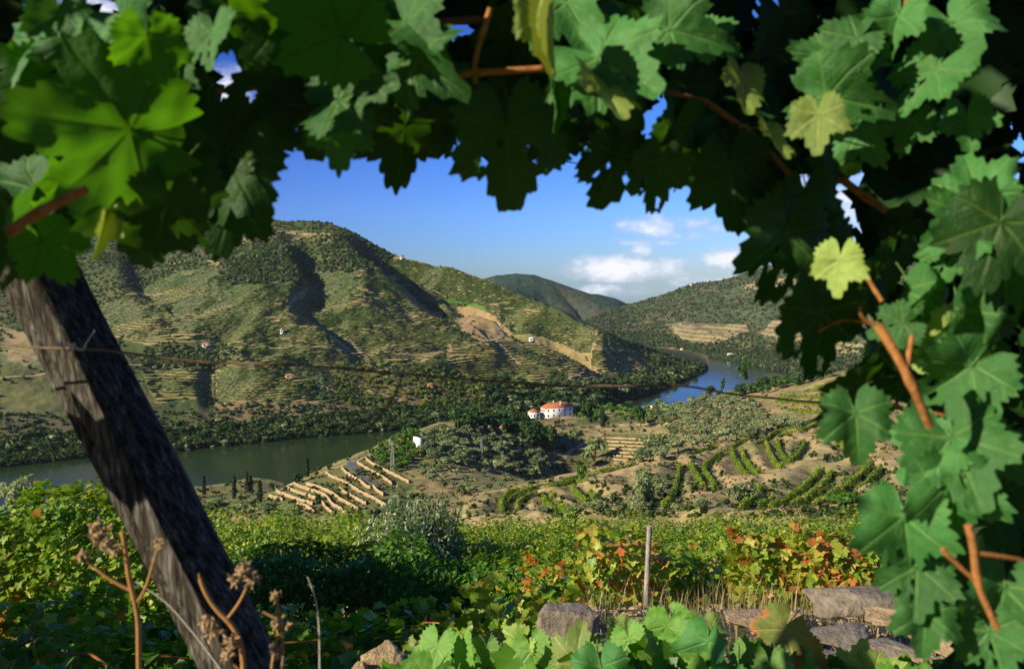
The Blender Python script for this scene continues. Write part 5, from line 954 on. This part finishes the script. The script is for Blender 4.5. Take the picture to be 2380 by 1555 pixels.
# small stones and litter on the ground
V0 = np.array([(1,0,0),(-.8,.2,0),(0,1,.1),(.1,-.9,0),(0,.1,.6),(0,0,-.5)], float); F0 = np.array([(0,2,4),(2,1,4),(1,3,4),(3,0,4),(2,0,5),(1,2,5),(3,1,5),(0,3,5)])
rs = R0(88); n = 5200; x = rs.uniform(-4, 4.5, n); y = rs.uniform(2.2, 11, n); sz = rs.uniform(.008, .045, n)*(1+(rs.rand(n) < .05)*1.6); a = rs.rand(n)*6.28; vv = V0[None]*sz[:, None, None]*np.array([1, .8, .5])*(0.7+.6*rs.rand(n, 1, 3))
vx = vv[..., 0]*np.cos(a)[:, None]-vv[..., 1]*np.sin(a)[:, None]; vy = vv[..., 0]*np.sin(a)[:, None]+vv[..., 1]*np.cos(a)[:, None]; W_ = np.stack([vx+x[:, None], vy+y[:, None], vv[..., 2]+near_h(x, y)[:, None]+.01], -1)
tag(link('gravel', mesh('gravel', W_.reshape(-1, 3), (F0[None]+(np.arange(n)*6)[:, None, None]).reshape(-1, 3), M['rock'], False)), 'loose schist chips and gravel on the terrace soil', 'gravel', None, 'stuff')
# dry grass on the near terrace
def grassmesh(n, xr, yr, hr, mat, seed, label):
    rs = R0(seed); x = rs.uniform(*xr, n); y = rs.uniform(*yr, n); z = near_h(x, y); h = rs.uniform(*hr, n); a = rs.rand(n)*6.28; le = rs.uniform(.1, .6, n); w_ = .003+.002*rs.rand(n); dx = np.cos(a)*le*h; dy = np.sin(a)*le*h; b = np.stack([x, y, z-.02], 1)
    m1 = b+np.stack([dx*.35, dy*.35, h*.6], 1); tp = b+np.stack([dx, dy, h], 1); s_ = np.stack([-np.sin(a), np.cos(a), 0*a], 1)*w_[:, None]
    V = np.stack([b-s_, b+s_, m1-s_*.7, m1+s_*.7, tp], 1).reshape(-1, 3); k = np.arange(n)[:, None]*5; tag(link('dry_grass', mesh('dry_grass', V, [k+np.array([0, 1, 3, 2]), k+np.array([2, 3, 4])], mat, False, {'rnd': np.repeat(rs.rand(n), 5)})), label, 'grass', None, 'stuff')
grassmesh(9000, (-4, 4.5), (2.6, 12), (.06, .34), M['tuft'], 5, 'thin dry grass between the foreground vines')
# stake
x, y = wx(1503, 8.2), 8.2; z = near_h(np.array([x]), np.array([y]))[0]; mb = MB(); mb.tube([(x-.01, y, z-.2), (x, y, z+.5), (x+.03, y, CZ-(1222-HY)/F*y)], [.034, .032, .028], 7, wob=.3); M['stake'] = plain('weathered_stake', (.36, .32, .27), .9, 18, .4, bs=.6)
tag(mb.build('vineyard_stake', M['stake']), 'thin weathered grey stake between two vines at centre right', 'stake')
# ---------------------------------------------------------------- leaning post
m, t = matbase('weathered_post_wood'); tc = t.n.new('ShaderNodeTexCoord'); mp = t.n.new('ShaderNodeMapping'); t.set(mp, 0, tc.outputs['Generated']); mp.inputs['Scale'].default_value = (14, 14, 1.6)
n1 = t.noise(3.0, 7, .65, mp.outputs[0]); n2 = t.noise(9, 4, .6, mp.outputs[0]); c = t.ramp(t.math('ADD', t.math('MULTIPLY', n1, .7), t.math('MULTIPLY', n2, .3)), [(.38, (.022, .018, .014)), (.48, (.07, .058, .045)), (.57, (.20, .185, .155)), (.68, (.44, .42, .36))])
finish(t, pbr(t, c, .9, .15, n1, 1.0, .02)); M['postwood'] = m
cl = [(600,1640),(565,1555),(487,1400),(400,1230),(333,1100),(280,1000),(220,880),(160,770),(98,650),(60,560),(20,450),(-20,350)]
L = np.array([P(a, b, 1.36+.0001*(1500-b)) for a, b in cl]); pp, LL = resample(L, .02); rs = R0(4); n = 40; th_ = np.arange(n)/n*2*math.pi; T = np.gradient(pp, axis=0); T /= np.linalg.norm(T, axis=1)[:, None]
sdv = np.cross(T, [0, 1, 0]); sdv /= np.linalg.norm(sdv, axis=1)[:, None]; fw = np.cross(sdv, T); V = []
prof_ = .056*(np.abs(np.cos(th_*2+.6))*.12+.90)*(1+.10*np.sin(th_*3+1)+.06*np.sin(th_*9)+.05*np.sin(th_*17+2))
for i in range(len(pp)):
    k = i*.02; g = prof_*(1+.05*(vn(th_*4.0, np.full(n, k*2.2), 3)-.5)*2+.10*(vn(th_*7.0, np.full(n, k*1.1), 5)-.5)); r_ = g*(1+.1*math.sin(k*1.4))
    V.append(pp[i]+np.outer(r_*np.cos(th_), sdv[i])+np.outer(r_*np.sin(th_), fw[i]))
V = np.concatenate(V); j = np.arange(n); Fq = np.concatenate([np.stack([i*n+j, i*n+(j+1) % n, (i+1)*n+(j+1) % n, (i+1)*n+j], 1) for i in range(len(pp)-1)]); V = np.concatenate([V, [pp[-1]]]); cap = np.stack([(len(pp)-1)*n+j, (len(pp)-1)*n+(j+1) % n, np.full(n, len(V)-1)], 1)
tag(link('vineyard_post', mesh('vineyard_post', V, [Fq, cap], M['postwood'], True)), 'thick weathered wooden post leaning across the left of the view', 'post')
# ---------------------------------------------------------------- wires
def wire(name, pts, r, mat, label, seed=0, twist=0.0, cat='wire'):
    L = np.array([P(*p) for p in pts]); p, LL = resample(L, .012); k = np.arange(len(p)); p[:, 2] += (vn(k/9.0+seed, k*0, 2)-.5)*.006; mb = MB()
    if twist:
        for s_ in (0, math.pi): q = p.copy(); q[:, 2] += np.sin(k*.55+s_)*twist; q[:, 1] += np.cos(k*.55+s_)*twist; mb.tube(q, r*.75, 5)
    else: mb.tube(p, r, 6)
    return tag(mb.build(name, M[mat], smooth=True), label, cat)
wire('trellis_wire', [(-200,775,1.30),(0,797,1.28),(120,806,1.27),(230,812,1.26),(330,825,1.27),(500,846,1.3),(680,850,1.3),(800,858,1.32),(930,870,1.33),(1100,885,1.36),(1300,895,1.4),(1450,896,1.42),(1600,899,1.45),(1750,920,1.48),(1880,936,1.5),(2010,944,1.5),(2200,960,1.5),(2600,985,1.5)], .0022, 'wire', 'rusty trellis wire sagging across the whole view')
def knot(px, py, d, n, w, label, seed):
    rs = R0(seed); c = np.array(P(px, py, d)); mb = MB(); k = np.linspace(0, 1, n*14); q = c+np.stack([(k-.5)*w, np.cos(k*n*6.28)*.0045, np.sin(k*n*6.28)*.0045], 1)+rs.normal(0, .0008, (n*14, 3)); mb.tube(q, .0018, 5)
    e = c+[w*.5, 0, 0]; mb.tube([e, e+[.008, -.004, .010], e+[.020, -.006, .026]], [.0016, .0014, .001], 5)
    tag(mb.build('wire_knot', M['wirek'], smooth=True), label, 'wire knot')
knot(725, 856, 1.30, 4, .055, 'bright twisted knot in the trellis wire at centre left', 2); knot(165, 806, 1.24, 2, .04, 'wire tie where the trellis wire meets the leaning post', 3); knot(932, 868, 1.31, 2, .03, 'pale wire twist above the dangling wire end', 4)
wire('dangling_wire', [(935,872,1.31),(930,905,1.31),(905,945,1.31),(875,975,1.31),(852,1002,1.31)], .0020, 'wire', 'dangling end of twisted wire over the river', 5, .002); wire('dangling_wire', [(735,862,1.3),(745,880,1.3),(725,885,1.29),(700,880,1.3),(672,878,1.3),(665,872,1.3)], .0014, 'wirek', 'loose loop of wire under the bright knot', 6)
# ---------------------------------------------------------------- vine that frames the view
def cane(root, pts, r, mat='cane', name='cane', seed=1, nodes=True):
    L = np.array([P(*p) for p in pts])-np.array(root.location); p, LL = resample(L, .01); k = np.arange(len(p)); rr = r*(1+.28*np.exp(-((k*.01+seed*.013) % .085-.04)**2/.00003)); mb = MB(); mb.tube(p, rr*np.linspace(1, .8, len(p)), 8); return mb.build(name, M[mat], root, True)
VT = vine('grapevine', (-1.6, 1.25, CZ-1.55), 'overhanging grapevine whose leafy canes frame the top and left of the view')
VR = vine('grapevine', (1.05, 1.2, CZ-1.55), 'grapevine whose leaves hang down the whole right side of the view')
mb = MB(); mb.tube([(0, 0, -.1), (.03, .02, .5), (-.03, 0, 1.0), (.04, -.02, 1.5), (.3, -.05, 1.9), (.9, -.03, 2.05), (1.6, -.1, 2.08), (2.4, -.1, 2.05)], [.04, .035, .03, .026, .02, .016, .012, .01], 9, wob=.35); mb.build('trunk', M['bark'], VT, True)
mb = MB(); mb.tube([(0, 0, -.1), (.02, .02, .5), (-.03, 0, 1.0), (.02, -.02, 1.5), (-.2, .0, 1.95), (-.6, 0, 2.1)], [.04, .035, .03, .026, .02, .015], 9, wob=.35); mb.build('trunk', M['bark'], VR, True)
for pts, r in [([(960,190,1.05),(1020,180,1.0),(1095,170,.98),(1180,165,.98),(1260,160,.98)], .0052), ([(1140,20,.97),(1128,60,.97),(1110,110,.98),(1097,165,.98),(1105,195,.98)], .0038), ([(20,540,.74),(65,505,.74),(125,475,.74),(200,440,.74)], .0056), ([(1260,160,1.0),(1400,175,1.05),(1520,205,1.1),(1640,235,1.15)], .004),
               ([(500,210,1.1),(540,215,1.1),(600,205,1.1)], .004), ([(60,210,1.2),(110,230,1.2),(150,245,1.2)], .003), ([(0,260,1.2),(120,190,1.2),(420,120,1.2),(900,60,1.2),(1500,20,1.25)], .007)]: cane(VT, pts, r)
wire('trellis_wire', [(-100,300,1.5),(860,352,1.5),(920,360,1.5),(1100,350,1.5),(1340,378,1.5),(1600,430,1.5),(1700,440,1.5)], .0012, 'wire', 'fine upper wire running behind the hanging leaves', 8)
for pts, r in [([(1640,235,1.15),(1760,320,1.15),(1850,420,1.15),(1960,560,1.12),(2050,700,1.1)], .0045), ([(1930,395,1.2),(1960,420,1.2),(2000,450,1.2),(2060,490,1.2)], .007), ([(1820,240,1.25),(1880,330,1.25),(1930,400,1.2)], .004), ([(2040,755,.86),(2070,800,.85),(2105,860,.85),(2135,930,.85),(2160,990,.86)], .0056), ([(2105,865,.85),(2112,820,.85),(2120,780,.86)], .0033),
               ([(1995,690,1.05),(1992,740,1.05),(2010,765,1.05),(2040,750,1.05)], .0036), ([(2060,935,1.0),(2110,955,1.0),(2160,962,1.0),(2260,965,1.0),(2330,975,1.0)], .0032), ([(2250,1220,.8),(2270,1280,.8),(2262,1340,.8),(2290,1400,.8),(2318,1460,.8)], .0042), ([(2272,1285,.8),(2320,1290,.8),(2375,1300,.8)], .0024), ([(2190,1275,.8),(2230,1320,.8),(2262,1345,.8)], .0026),
               ([(2230,1450,.95),(2300,1475,.95)], .0035), ([(2260,930,1.0),(2290,970,1.0),(2330,1040,1.0),(2370,1100,1.0)], .005), ([(2110,0,1.0),(2105,40,1.0)], .005), ([(1745,0,1.3),(1790,70,1.3),(1830,20,1.3)], .004), ([(2280,720,1.05),(2275,760,1.05),(2270,800,1.05)], .005), ([(1870,790,1.05),(1960,735,1.05),(2040,760,1.05)], .0022)]: cane(VR, pts, r, seed=len(pts)+int(pts[0][0]))
# hand-placed leaves: x, y, size, tip direction, yaw, pitch, distance, kind
LEAF = [
 (225,290,430,-100,20,20,.80,'a'),(350,118,190,5,-20,15,.78,'a'),(490,95,170,20,-35,-20,.85,'b'),(420,200,120,10,-40,-10,.9,'b'),(300,60,260,60,-30,25,.9,'b'),(60,120,240,-60,30,30,.95,'b'),(165,120,150,10,-40,0,.85,'b'),(135,60,170,0,-60,10,.85,'b'),(60,190,200,-70,20,10,.95,'a'),
 (745,55,300,-115,15,25,.82,'a'),(640,70,240,-40,10,20,.9,'a'),(560,60,230,30,0,30,.92,'a'),(650,230,260,-15,15,30,1.05,'a'),(500,410,330,-25,25,35,.95,'a'),(520,440,230,40,10,30,1.0,'a'),(380,500,220,-10,20,30,.85,'a'),(340,440,330,-45,20,30,.9,'a'),(820,220,250,100,-20,25,.95,'b'),(985,150,230,60,-30,5,.95,'b'),(960,60,220,50,-35,10,.95,'b'),
 (790,320,170,15,-65,0,.98,'b'),(730,290,230,10,20,30,1.08,'a'),(860,260,200,-20,30,30,1.12,'a'),(880,120,260,20,10,35,1.0,'a'),
 (470,370,330,-10,20,35,.95,'a'),(530,500,230,-15,20,35,.98,'a'),(330,520,300,-5,20,35,.88,'a'),(400,300,300,30,20,35,.98,'a'),(300,420,260,-60,20,35,.95,'a'),(620,330,170,20,20,35,1.05,'a'),
 (935,335,250,5,10,35,1.05,'a'),(1185,350,310,9,8,32,1.02,'a'),(1080,270,230,-20,20,35,1.1,'a'),(1290,330,200,20,25,35,1.12,'a'),(1290,240,150,20,-55,5,1.0,'g'),(1020,250,190,30,20,30,1.1,'a'),(1425,400,210,-5,15,35,1.08,'a'),(1530,415,190,5,5,35,1.08,'a'),(1400,330,180,-30,25,35,1.12,'h'),(1560,330,210,20,20,35,1.1,'a'),
 (1450,210,240,25,20,30,1.05,'a'),(1275,85,190,0,0,5,.92,'f'),(1430,150,290,50,-20,15,.95,'b'),(1410,210,210,35,-68,5,.93,'y'),(1590,75,220,75,-25,0,.98,'b'),(1660,95,140,60,-30,0,1.0,'b'),(1500,40,260,60,0,30,1.1,'a'),(1200,50,260,-60,10,30,1.1,'a'),(1330,20,260,30,0,30,1.0,'b'),(1190,130,200,0,20,35,1.15,'a'),
 (1700,430,240,12,15,35,1.12,'a'),(1640,360,180,-20,15,35,1.15,'a'),(1790,440,220,15,10,35,1.18,'h'),(1750,470,170,-10,10,35,1.18,'a'),(1730,200,170,20,-72,5,1.0,'y'),(1800,320,150,30,-72,5,1.02,'y'),(1700,260,260,10,20,35,1.2,'a'),(1620,200,230,20,20,35,1.2,'a'),(1800,160,240,0,15,35,1.2,'a'),(1830,60,230,50,15,35,1.2,'a'),
 (1965,105,180,-70,-25,5,.98,'b'),(1960,230,280,80,-20,0,.98,'b'),(1900,290,150,3,-45,0,.93,'y'),(1985,180,200,40,-35,10,1.0,'b'),(1900,150,170,-60,-20,0,1.02,'b'),(2010,320,190,40,-20,10,1.05,'b'),(2080,55,170,-20,-20,0,.98,'b'),(2150,190,230,-50,-20,0,.98,'b'),(2230,75,230,20,-20,0,.98,'b'),(2250,290,160,10,-35,0,1.0,'b'),(2110,300,150,-20,-30,0,1.02,'b'),(1960,370,240,40,15,35,1.15,'a'),(1900,400,130,-20,10,30,1.15,'a'),
 (2265,425,230,200,-15,0,.95,'b'),(2230,520,230,-60,-15,0,.95,'b'),(2310,560,280,-20,-20,5,.92,'a'),(2340,650,260,10,-15,0,.95,'b'),(2210,600,200,-30,-10,5,.98,'b'),
 (1950,625,140,-5,-30,5,.98,'y'),(1820,590,280,-2,15,33,1.08,'h'),(1870,500,220,15,15,33,1.12,'h'),(1905,600,210,20,20,33,1.12,'a'),(1905,770,270,7,12,33,1.05,'a'),(1870,710,170,-10,12,33,1.08,'a'),(1990,690,180,20,15,33,1.12,'a'),(2050,640,220,-20,15,33,1.15,'a'),(2110,705,190,-10,-60,0,1.0,'g'),(2075,760,150,-80,-25,0,.98,'b'),(2040,850,170,0,15,33,1.05,'a'),
 (2200,800,190,-50,-40,0,.98,'y'),(2215,760,230,-20,-55,0,.97,'g'),(2225,875,270,-50,-15,0,.95,'b'),(2285,790,170,40,-20,0,.98,'a'),(2150,800,160,20,-30,5,1.0,'b'),
 (1992,990,215,8,-35,5,.98,'b'),(1970,925,210,-40,10,30,1.05,'a'),(2050,930,190,10,15,33,1.08,'a'),(2230,1060,330,20,-12,3,.90,'b'),(2150,1055,210,-60,-10,5,.92,'b'),(2215,1160,270,5,-20,0,.90,'b'),(2330,1060,200,50,-15,0,.95,'b'),
 (2105,1240,270,8,-30,0,.93,'b'),(2130,1350,230,0,-35,0,.94,'b'),(2150,1450,190,0,-20,5,.93,'b'),(2180,1400,150,40,-20,5,.95,'b'),(2310,1200,200,20,-25,5,1.0,'a'),(2330,1400,250,-10,-15,5,.93,'b'),(2310,1500,220,20,-15,5,.93,'b'),(2210,1300,300,5,20,33,1.1,'a'),(2350,900,230,10,20,33,1.1,'a'),
 (235,545,130,5,-72,0,.85,'f'),(60,460,200,-60,-20,10,.9,'b'),(40,560,260,-30,15,30,.95,'a'),(120,590,180,40,10,25,.9,'a'),(160,450,170,10,10,25,.95,'a'),(30,330,230,-20,20,30,1.0,'a')]
cnt = {'t': 0, 'r': 0}; TINT = {'y': 'pale yellow green leaf catching the sun', 'f': 'narrow folded pale yellow leaf', 'h': 'dark leaf with holes eaten through it'}
SDn = np.array(SD); dark_c = []; lit_c = []
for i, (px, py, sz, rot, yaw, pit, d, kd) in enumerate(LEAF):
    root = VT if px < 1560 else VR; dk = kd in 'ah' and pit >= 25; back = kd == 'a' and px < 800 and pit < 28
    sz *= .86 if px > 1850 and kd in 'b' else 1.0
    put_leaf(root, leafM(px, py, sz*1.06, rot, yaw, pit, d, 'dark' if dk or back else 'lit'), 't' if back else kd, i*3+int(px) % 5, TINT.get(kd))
    (dark_c if dk else lit_c).append((np.array(P(px, py, d)), sz*d/F))
# the mass of smaller leaves behind and above them
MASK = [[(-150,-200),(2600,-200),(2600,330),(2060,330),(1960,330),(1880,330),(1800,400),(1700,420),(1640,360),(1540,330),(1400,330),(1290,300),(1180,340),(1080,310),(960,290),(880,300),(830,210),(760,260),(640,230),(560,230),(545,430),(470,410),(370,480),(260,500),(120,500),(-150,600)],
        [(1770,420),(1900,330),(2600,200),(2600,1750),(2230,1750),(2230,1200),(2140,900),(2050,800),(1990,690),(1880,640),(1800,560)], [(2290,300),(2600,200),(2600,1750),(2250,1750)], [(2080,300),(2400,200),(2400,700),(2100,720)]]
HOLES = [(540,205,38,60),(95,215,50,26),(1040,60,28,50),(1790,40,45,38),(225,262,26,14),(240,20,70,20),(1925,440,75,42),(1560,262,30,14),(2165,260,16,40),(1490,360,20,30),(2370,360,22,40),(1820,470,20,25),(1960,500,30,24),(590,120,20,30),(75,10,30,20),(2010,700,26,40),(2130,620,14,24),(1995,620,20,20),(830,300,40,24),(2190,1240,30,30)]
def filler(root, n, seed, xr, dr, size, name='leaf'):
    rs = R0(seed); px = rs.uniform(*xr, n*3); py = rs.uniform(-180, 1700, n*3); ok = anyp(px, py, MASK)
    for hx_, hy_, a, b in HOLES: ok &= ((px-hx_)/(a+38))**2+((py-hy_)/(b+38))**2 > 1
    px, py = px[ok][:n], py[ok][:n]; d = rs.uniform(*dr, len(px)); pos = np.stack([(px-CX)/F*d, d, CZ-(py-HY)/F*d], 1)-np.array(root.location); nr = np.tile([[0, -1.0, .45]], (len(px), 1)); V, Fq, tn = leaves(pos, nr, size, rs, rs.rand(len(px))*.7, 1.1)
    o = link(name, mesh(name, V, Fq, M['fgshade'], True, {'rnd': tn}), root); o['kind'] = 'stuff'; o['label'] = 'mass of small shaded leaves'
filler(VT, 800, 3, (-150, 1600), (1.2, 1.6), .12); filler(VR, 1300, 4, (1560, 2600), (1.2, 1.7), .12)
# unseen leaves added overhead and left to throw shade on chosen leaves and post
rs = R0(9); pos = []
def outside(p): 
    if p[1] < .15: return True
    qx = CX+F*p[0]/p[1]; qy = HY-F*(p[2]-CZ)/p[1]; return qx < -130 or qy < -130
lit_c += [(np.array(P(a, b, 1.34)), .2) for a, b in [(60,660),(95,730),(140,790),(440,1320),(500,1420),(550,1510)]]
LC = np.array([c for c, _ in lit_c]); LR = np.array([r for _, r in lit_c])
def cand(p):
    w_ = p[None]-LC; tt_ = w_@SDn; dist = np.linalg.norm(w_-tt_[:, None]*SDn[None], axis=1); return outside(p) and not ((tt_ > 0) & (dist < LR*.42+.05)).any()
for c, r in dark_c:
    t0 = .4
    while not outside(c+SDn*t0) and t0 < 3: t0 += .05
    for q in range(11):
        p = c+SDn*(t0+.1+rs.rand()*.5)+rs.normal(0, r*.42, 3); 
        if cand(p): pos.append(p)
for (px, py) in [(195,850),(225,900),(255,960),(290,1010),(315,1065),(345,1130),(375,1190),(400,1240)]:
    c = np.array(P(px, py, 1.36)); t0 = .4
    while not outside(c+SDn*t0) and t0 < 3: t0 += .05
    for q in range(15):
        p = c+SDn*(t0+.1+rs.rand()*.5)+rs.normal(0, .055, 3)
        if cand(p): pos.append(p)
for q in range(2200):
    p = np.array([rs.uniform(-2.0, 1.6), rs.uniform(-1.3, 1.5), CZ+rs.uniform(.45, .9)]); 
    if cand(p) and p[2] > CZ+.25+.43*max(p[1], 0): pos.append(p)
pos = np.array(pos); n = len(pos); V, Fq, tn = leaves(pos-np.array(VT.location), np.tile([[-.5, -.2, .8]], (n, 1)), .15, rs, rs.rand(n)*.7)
o = link('leaf', mesh('leaf', V, Fq, M['fgshade'], True, {'rnd': tn}), VT); o['kind'] = 'stuff'; o['label'] = 'unseen leaves added above the viewpoint to throw shade'
# ---------------------------------------------------------------- bottom foreground vine with large leaves
VB = vine('grapevine', (wx(1500, 2.5), 2.5, near_h(np.array([.4]), np.array([2.5]))[0]), 'low vine with large pale green leaves along the bottom edge')
BL = [(1010,1490,150,0,-10,-25,2.4,'a'),(985,1560,190,-30,-20,-20,2.3,'a'),(1070,1545,200,30,10,-10,2.4,'a'),(1200,1460,120,-60,-20,-50,2.5,'y'),(1240,1500,150,20,-30,-10,2.45,'a'),(1160,1560,190,20,20,10,2.5,'a'),(1340,1480,170,180,0,-45,2.35,'y'),(1300,1560,150,0,10,10,2.5,'a'),(1400,1545,190,10,-10,-5,2.25,'b'),(1470,1470,130,30,-20,-30,2.5,'a'),(1440,1440,100,20,-50,-10,2.6,'y'),
 (1540,1440,150,-20,-10,-10,2.5,'b'),(1590,1500,170,10,10,0,2.4,'a'),(1530,1560,180,0,15,10,2.4,'a'),(1640,1480,170,-10,-10,-20,2.35,'b'),(1650,1555,150,10,-20,-20,2.3,'b'),(1590,1420,120,60,-20,-10,2.6,'a'),(1660,1440,110,40,-60,0,2.45,'y'),(1810,1450,180,-30,-10,-35,2.4,'o'),(1870,1475,130,20,-20,-30,2.45,'o'),(1790,1545,170,10,-10,-10,2.3,'a'),(1850,1540,170,30,-20,-10,2.35,'b'),(1740,1500,120,0,20,10,2.5,'a'),
 (2000,1490,150,170,-10,-30,2.4,'y'),(2050,1530,170,60,-20,-40,2.35,'y'),(1930,1545,130,-60,-30,-45,2.4,'y'),(1990,1560,150,0,-10,0,2.4,'a'),(2090,1570,180,0,-10,-20,2.3,'a'),(1700,1575,150,0,-10,-20,2.2,'b'),(1250,1585,170,0,-10,-10,2.2,'b'),(1130,1490,110,0,-40,-20,2.6,'a'),(1080,1470,90,30,-40,-20,2.6,'a'),(900,1600,170,0,-20,-30,2.2,'b'),(2180,1560,160,10,-20,-20,2.4,'a'),(1060,1600,180,10,10,-20,2.2,'b'),(1480,1600,180,-10,10,-20,2.2,'b'),(1890,1600,180,0,10,-20,2.2,'a')]
for i, (px, py, sz, rot, yaw, pit, d, kd) in enumerate(BL): put_leaf(VB, leafM(px, py+34+20*(px > 1850), sz*.90, rot, yaw, pit, d), 'c' if kd in 'a' or (kd == 'b' and i % 2) else kd, i*3, {'o': 'yellow leaf with a reddened rim', 'y': 'pale yellow green leaf lit by the sun'}.get(kd))
rs = R0(31); n = 420; px = rs.uniform(900, 2250, n); py = 1535+rs.rand(n)*170-25*(px > 1250)*(px < 1800)+25*(px < 1050)+15*(px > 1850); d = rs.uniform(2.35, 2.9, n); pos = np.stack([(px-CX)/F*d, d, CZ-(py-HY)/F*d], 1)-np.array(VB.location); V, Fq, tn = leaves(pos, np.tile([[0, -.8, .6]], (n, 1)), .12, rs, rs.rand(n)*.8)
o = link('leaf', mesh('leaf', V, Fq, M['fggreen'], True, {'rnd': tn}), VB); o['kind'] = 'stuff'; o['label'] = 'smaller shaded leaves under the large ones'
b = np.zeros(3)
for k in range(9):
    mb = MB(); 
    e = np.array([rs.uniform(-1.0, 1.2), rs.uniform(-.2, .3), rs.uniform(.35, .6)]); mb.tube([b-[0, 0, .05], e*.5+[0, 0, .05], e], [.012, .008, .004], 6); mb.build('cane', M['cane'], VB, True)
# ---------------------------------------------------------------- dry weeds and grass blades
def weed(pts_list, label, heads, seed, d=1.15):
    rs = R0(seed); base = P(*pts_list[0][0][0], d); root = empty('dry_weed', (base[0], base[1], base[2])); tag(root, label, 'dry weed'); mb = MB()
    for pts, r in pts_list: L = np.array([P(a, b, d) for a, b in pts])-np.array(base); p, _ = resample(L, .008); mb.tube(p, r*np.linspace(1, .7, len(p))*(1+.25*(vn(np.arange(len(p))/5., np.zeros(len(p)), seed)-.5)), 7)
    mb.build('stem', M['dry'], root, True)
    for (hx_, hy_, w_) in heads:
        mb = MB(); c = np.array(P(hx_, hy_, d))-np.array(base); R_ = w_*d/F
        for k in range(38):
            v = rs.normal(0, 1, 3); v /= np.linalg.norm(v); L = R_*rs.uniform(.4, 1.0); st = c+rs.normal(0, R_*.22, 3); e = st+v*L*.7; m_ = (st+e)/2+rs.normal(0, R_*.18, 3); mb.tube([st, m_, e], [.0013, .0013, .0010], 4)
            if rs.rand() < .6: s_ = .0035*rs.uniform(.5, 1.2); mb.tube([e-v*s_, e, e+v*s_*1.4], [s_*.15, s_*.6, s_*.1], 5)
        mb.build('seed_head', M['seed'], root, True)
M['seed'] = plain('dry_seed_heads', (.46, .32, .18), .85, 50, .35)
weed([([(325,1700),(323,1555),(322,1440),(312,1390),(302,1355),(293,1290),(285,1235)], .0042), ([(305,1372),(270,1355),(230,1330),(205,1300),(180,1290)], .0028), ([(318,1400),(340,1370),(352,1320),(368,1272)], .0024), ([(293,1290),(270,1262),(240,1255)], .0018)], 'orange brown dry weed stalk with seed heads at the lower left', [(235,1245,34),(262,1270,30),(225,1225,22),(372,1262,14),(190,1290,18)], 2)
weed([([(570,1700),(567,1555),(560,1490),(540,1450),(505,1420),(480,1385),(465,1345)], .0042), ([(530,1435),(560,1400),(575,1360)], .0024), ([(465,1345),(462,1332)], .0015), ([(600,1600),(540,1540)], .002)], 'curving orange dry weed in front of the foot of the post', [(565,1325,30),(585,1345,24),(545,1345,18),(500,1460,30),(480,1440,22),(540,1490,26),(530,1520,24)], 3)
weed([([(640,1720),(630,1555),(640,1500),(650,1450),(645,1400),(638,1375)], .0024), ([(648,1440),(620,1425),(610,1420)], .0018), ([(655,1555),(662,1500),(650,1450)], .0016)], 'thin knobbly dry weed right of the post foot', [(640,1385,16),(648,1450,18),(640,1510,18),(665,1455,12)], 4, 1.2)
def blade(pts, label, r=.0017, d=1.3):
    L = np.array([P(a, b, d) for a, b in pts]); p, _ = resample(L, .01); mb = MB(); mb.tube(p, r*np.linspace(1, .5, len(p)), 5); tag(mb.build('grass_blade', M['drygrass'], smooth=True), label, 'grass blade')
blade([(560,1640),(515,1555),(450,1470),(390,1400),(315,1350)], 'long pale grass blade slanting before the post'); blade([(745,1700),(743,1555),(742,1450),(732,1380),(715,1340)], 'upright bleached grass blade right of the post')
# ---------------------------------------------------------------- air
mb = MB(); mb.box(-3200, 3200, -230, 3600, -40, 420); m = bpy.data.materials.new('haze'); m.use_nodes = True; t = NT(m.node_tree); vo = t.n.new('ShaderNodeVolumePrincipled')
vo.inputs['Color'].default_value = (.80, .88, 1.0, 1); vo.inputs['Density'].default_value = 3e-5; vo.inputs['Anisotropy'].default_value = .2
o_ = t.n.new('ShaderNodeOutputMaterial'); t.nt.links.new(vo.outputs[0], o_.inputs['Volume']); tag(mb.build('haze', m), 'thin blue haze over the valley', 'haze', None, 'stuff')
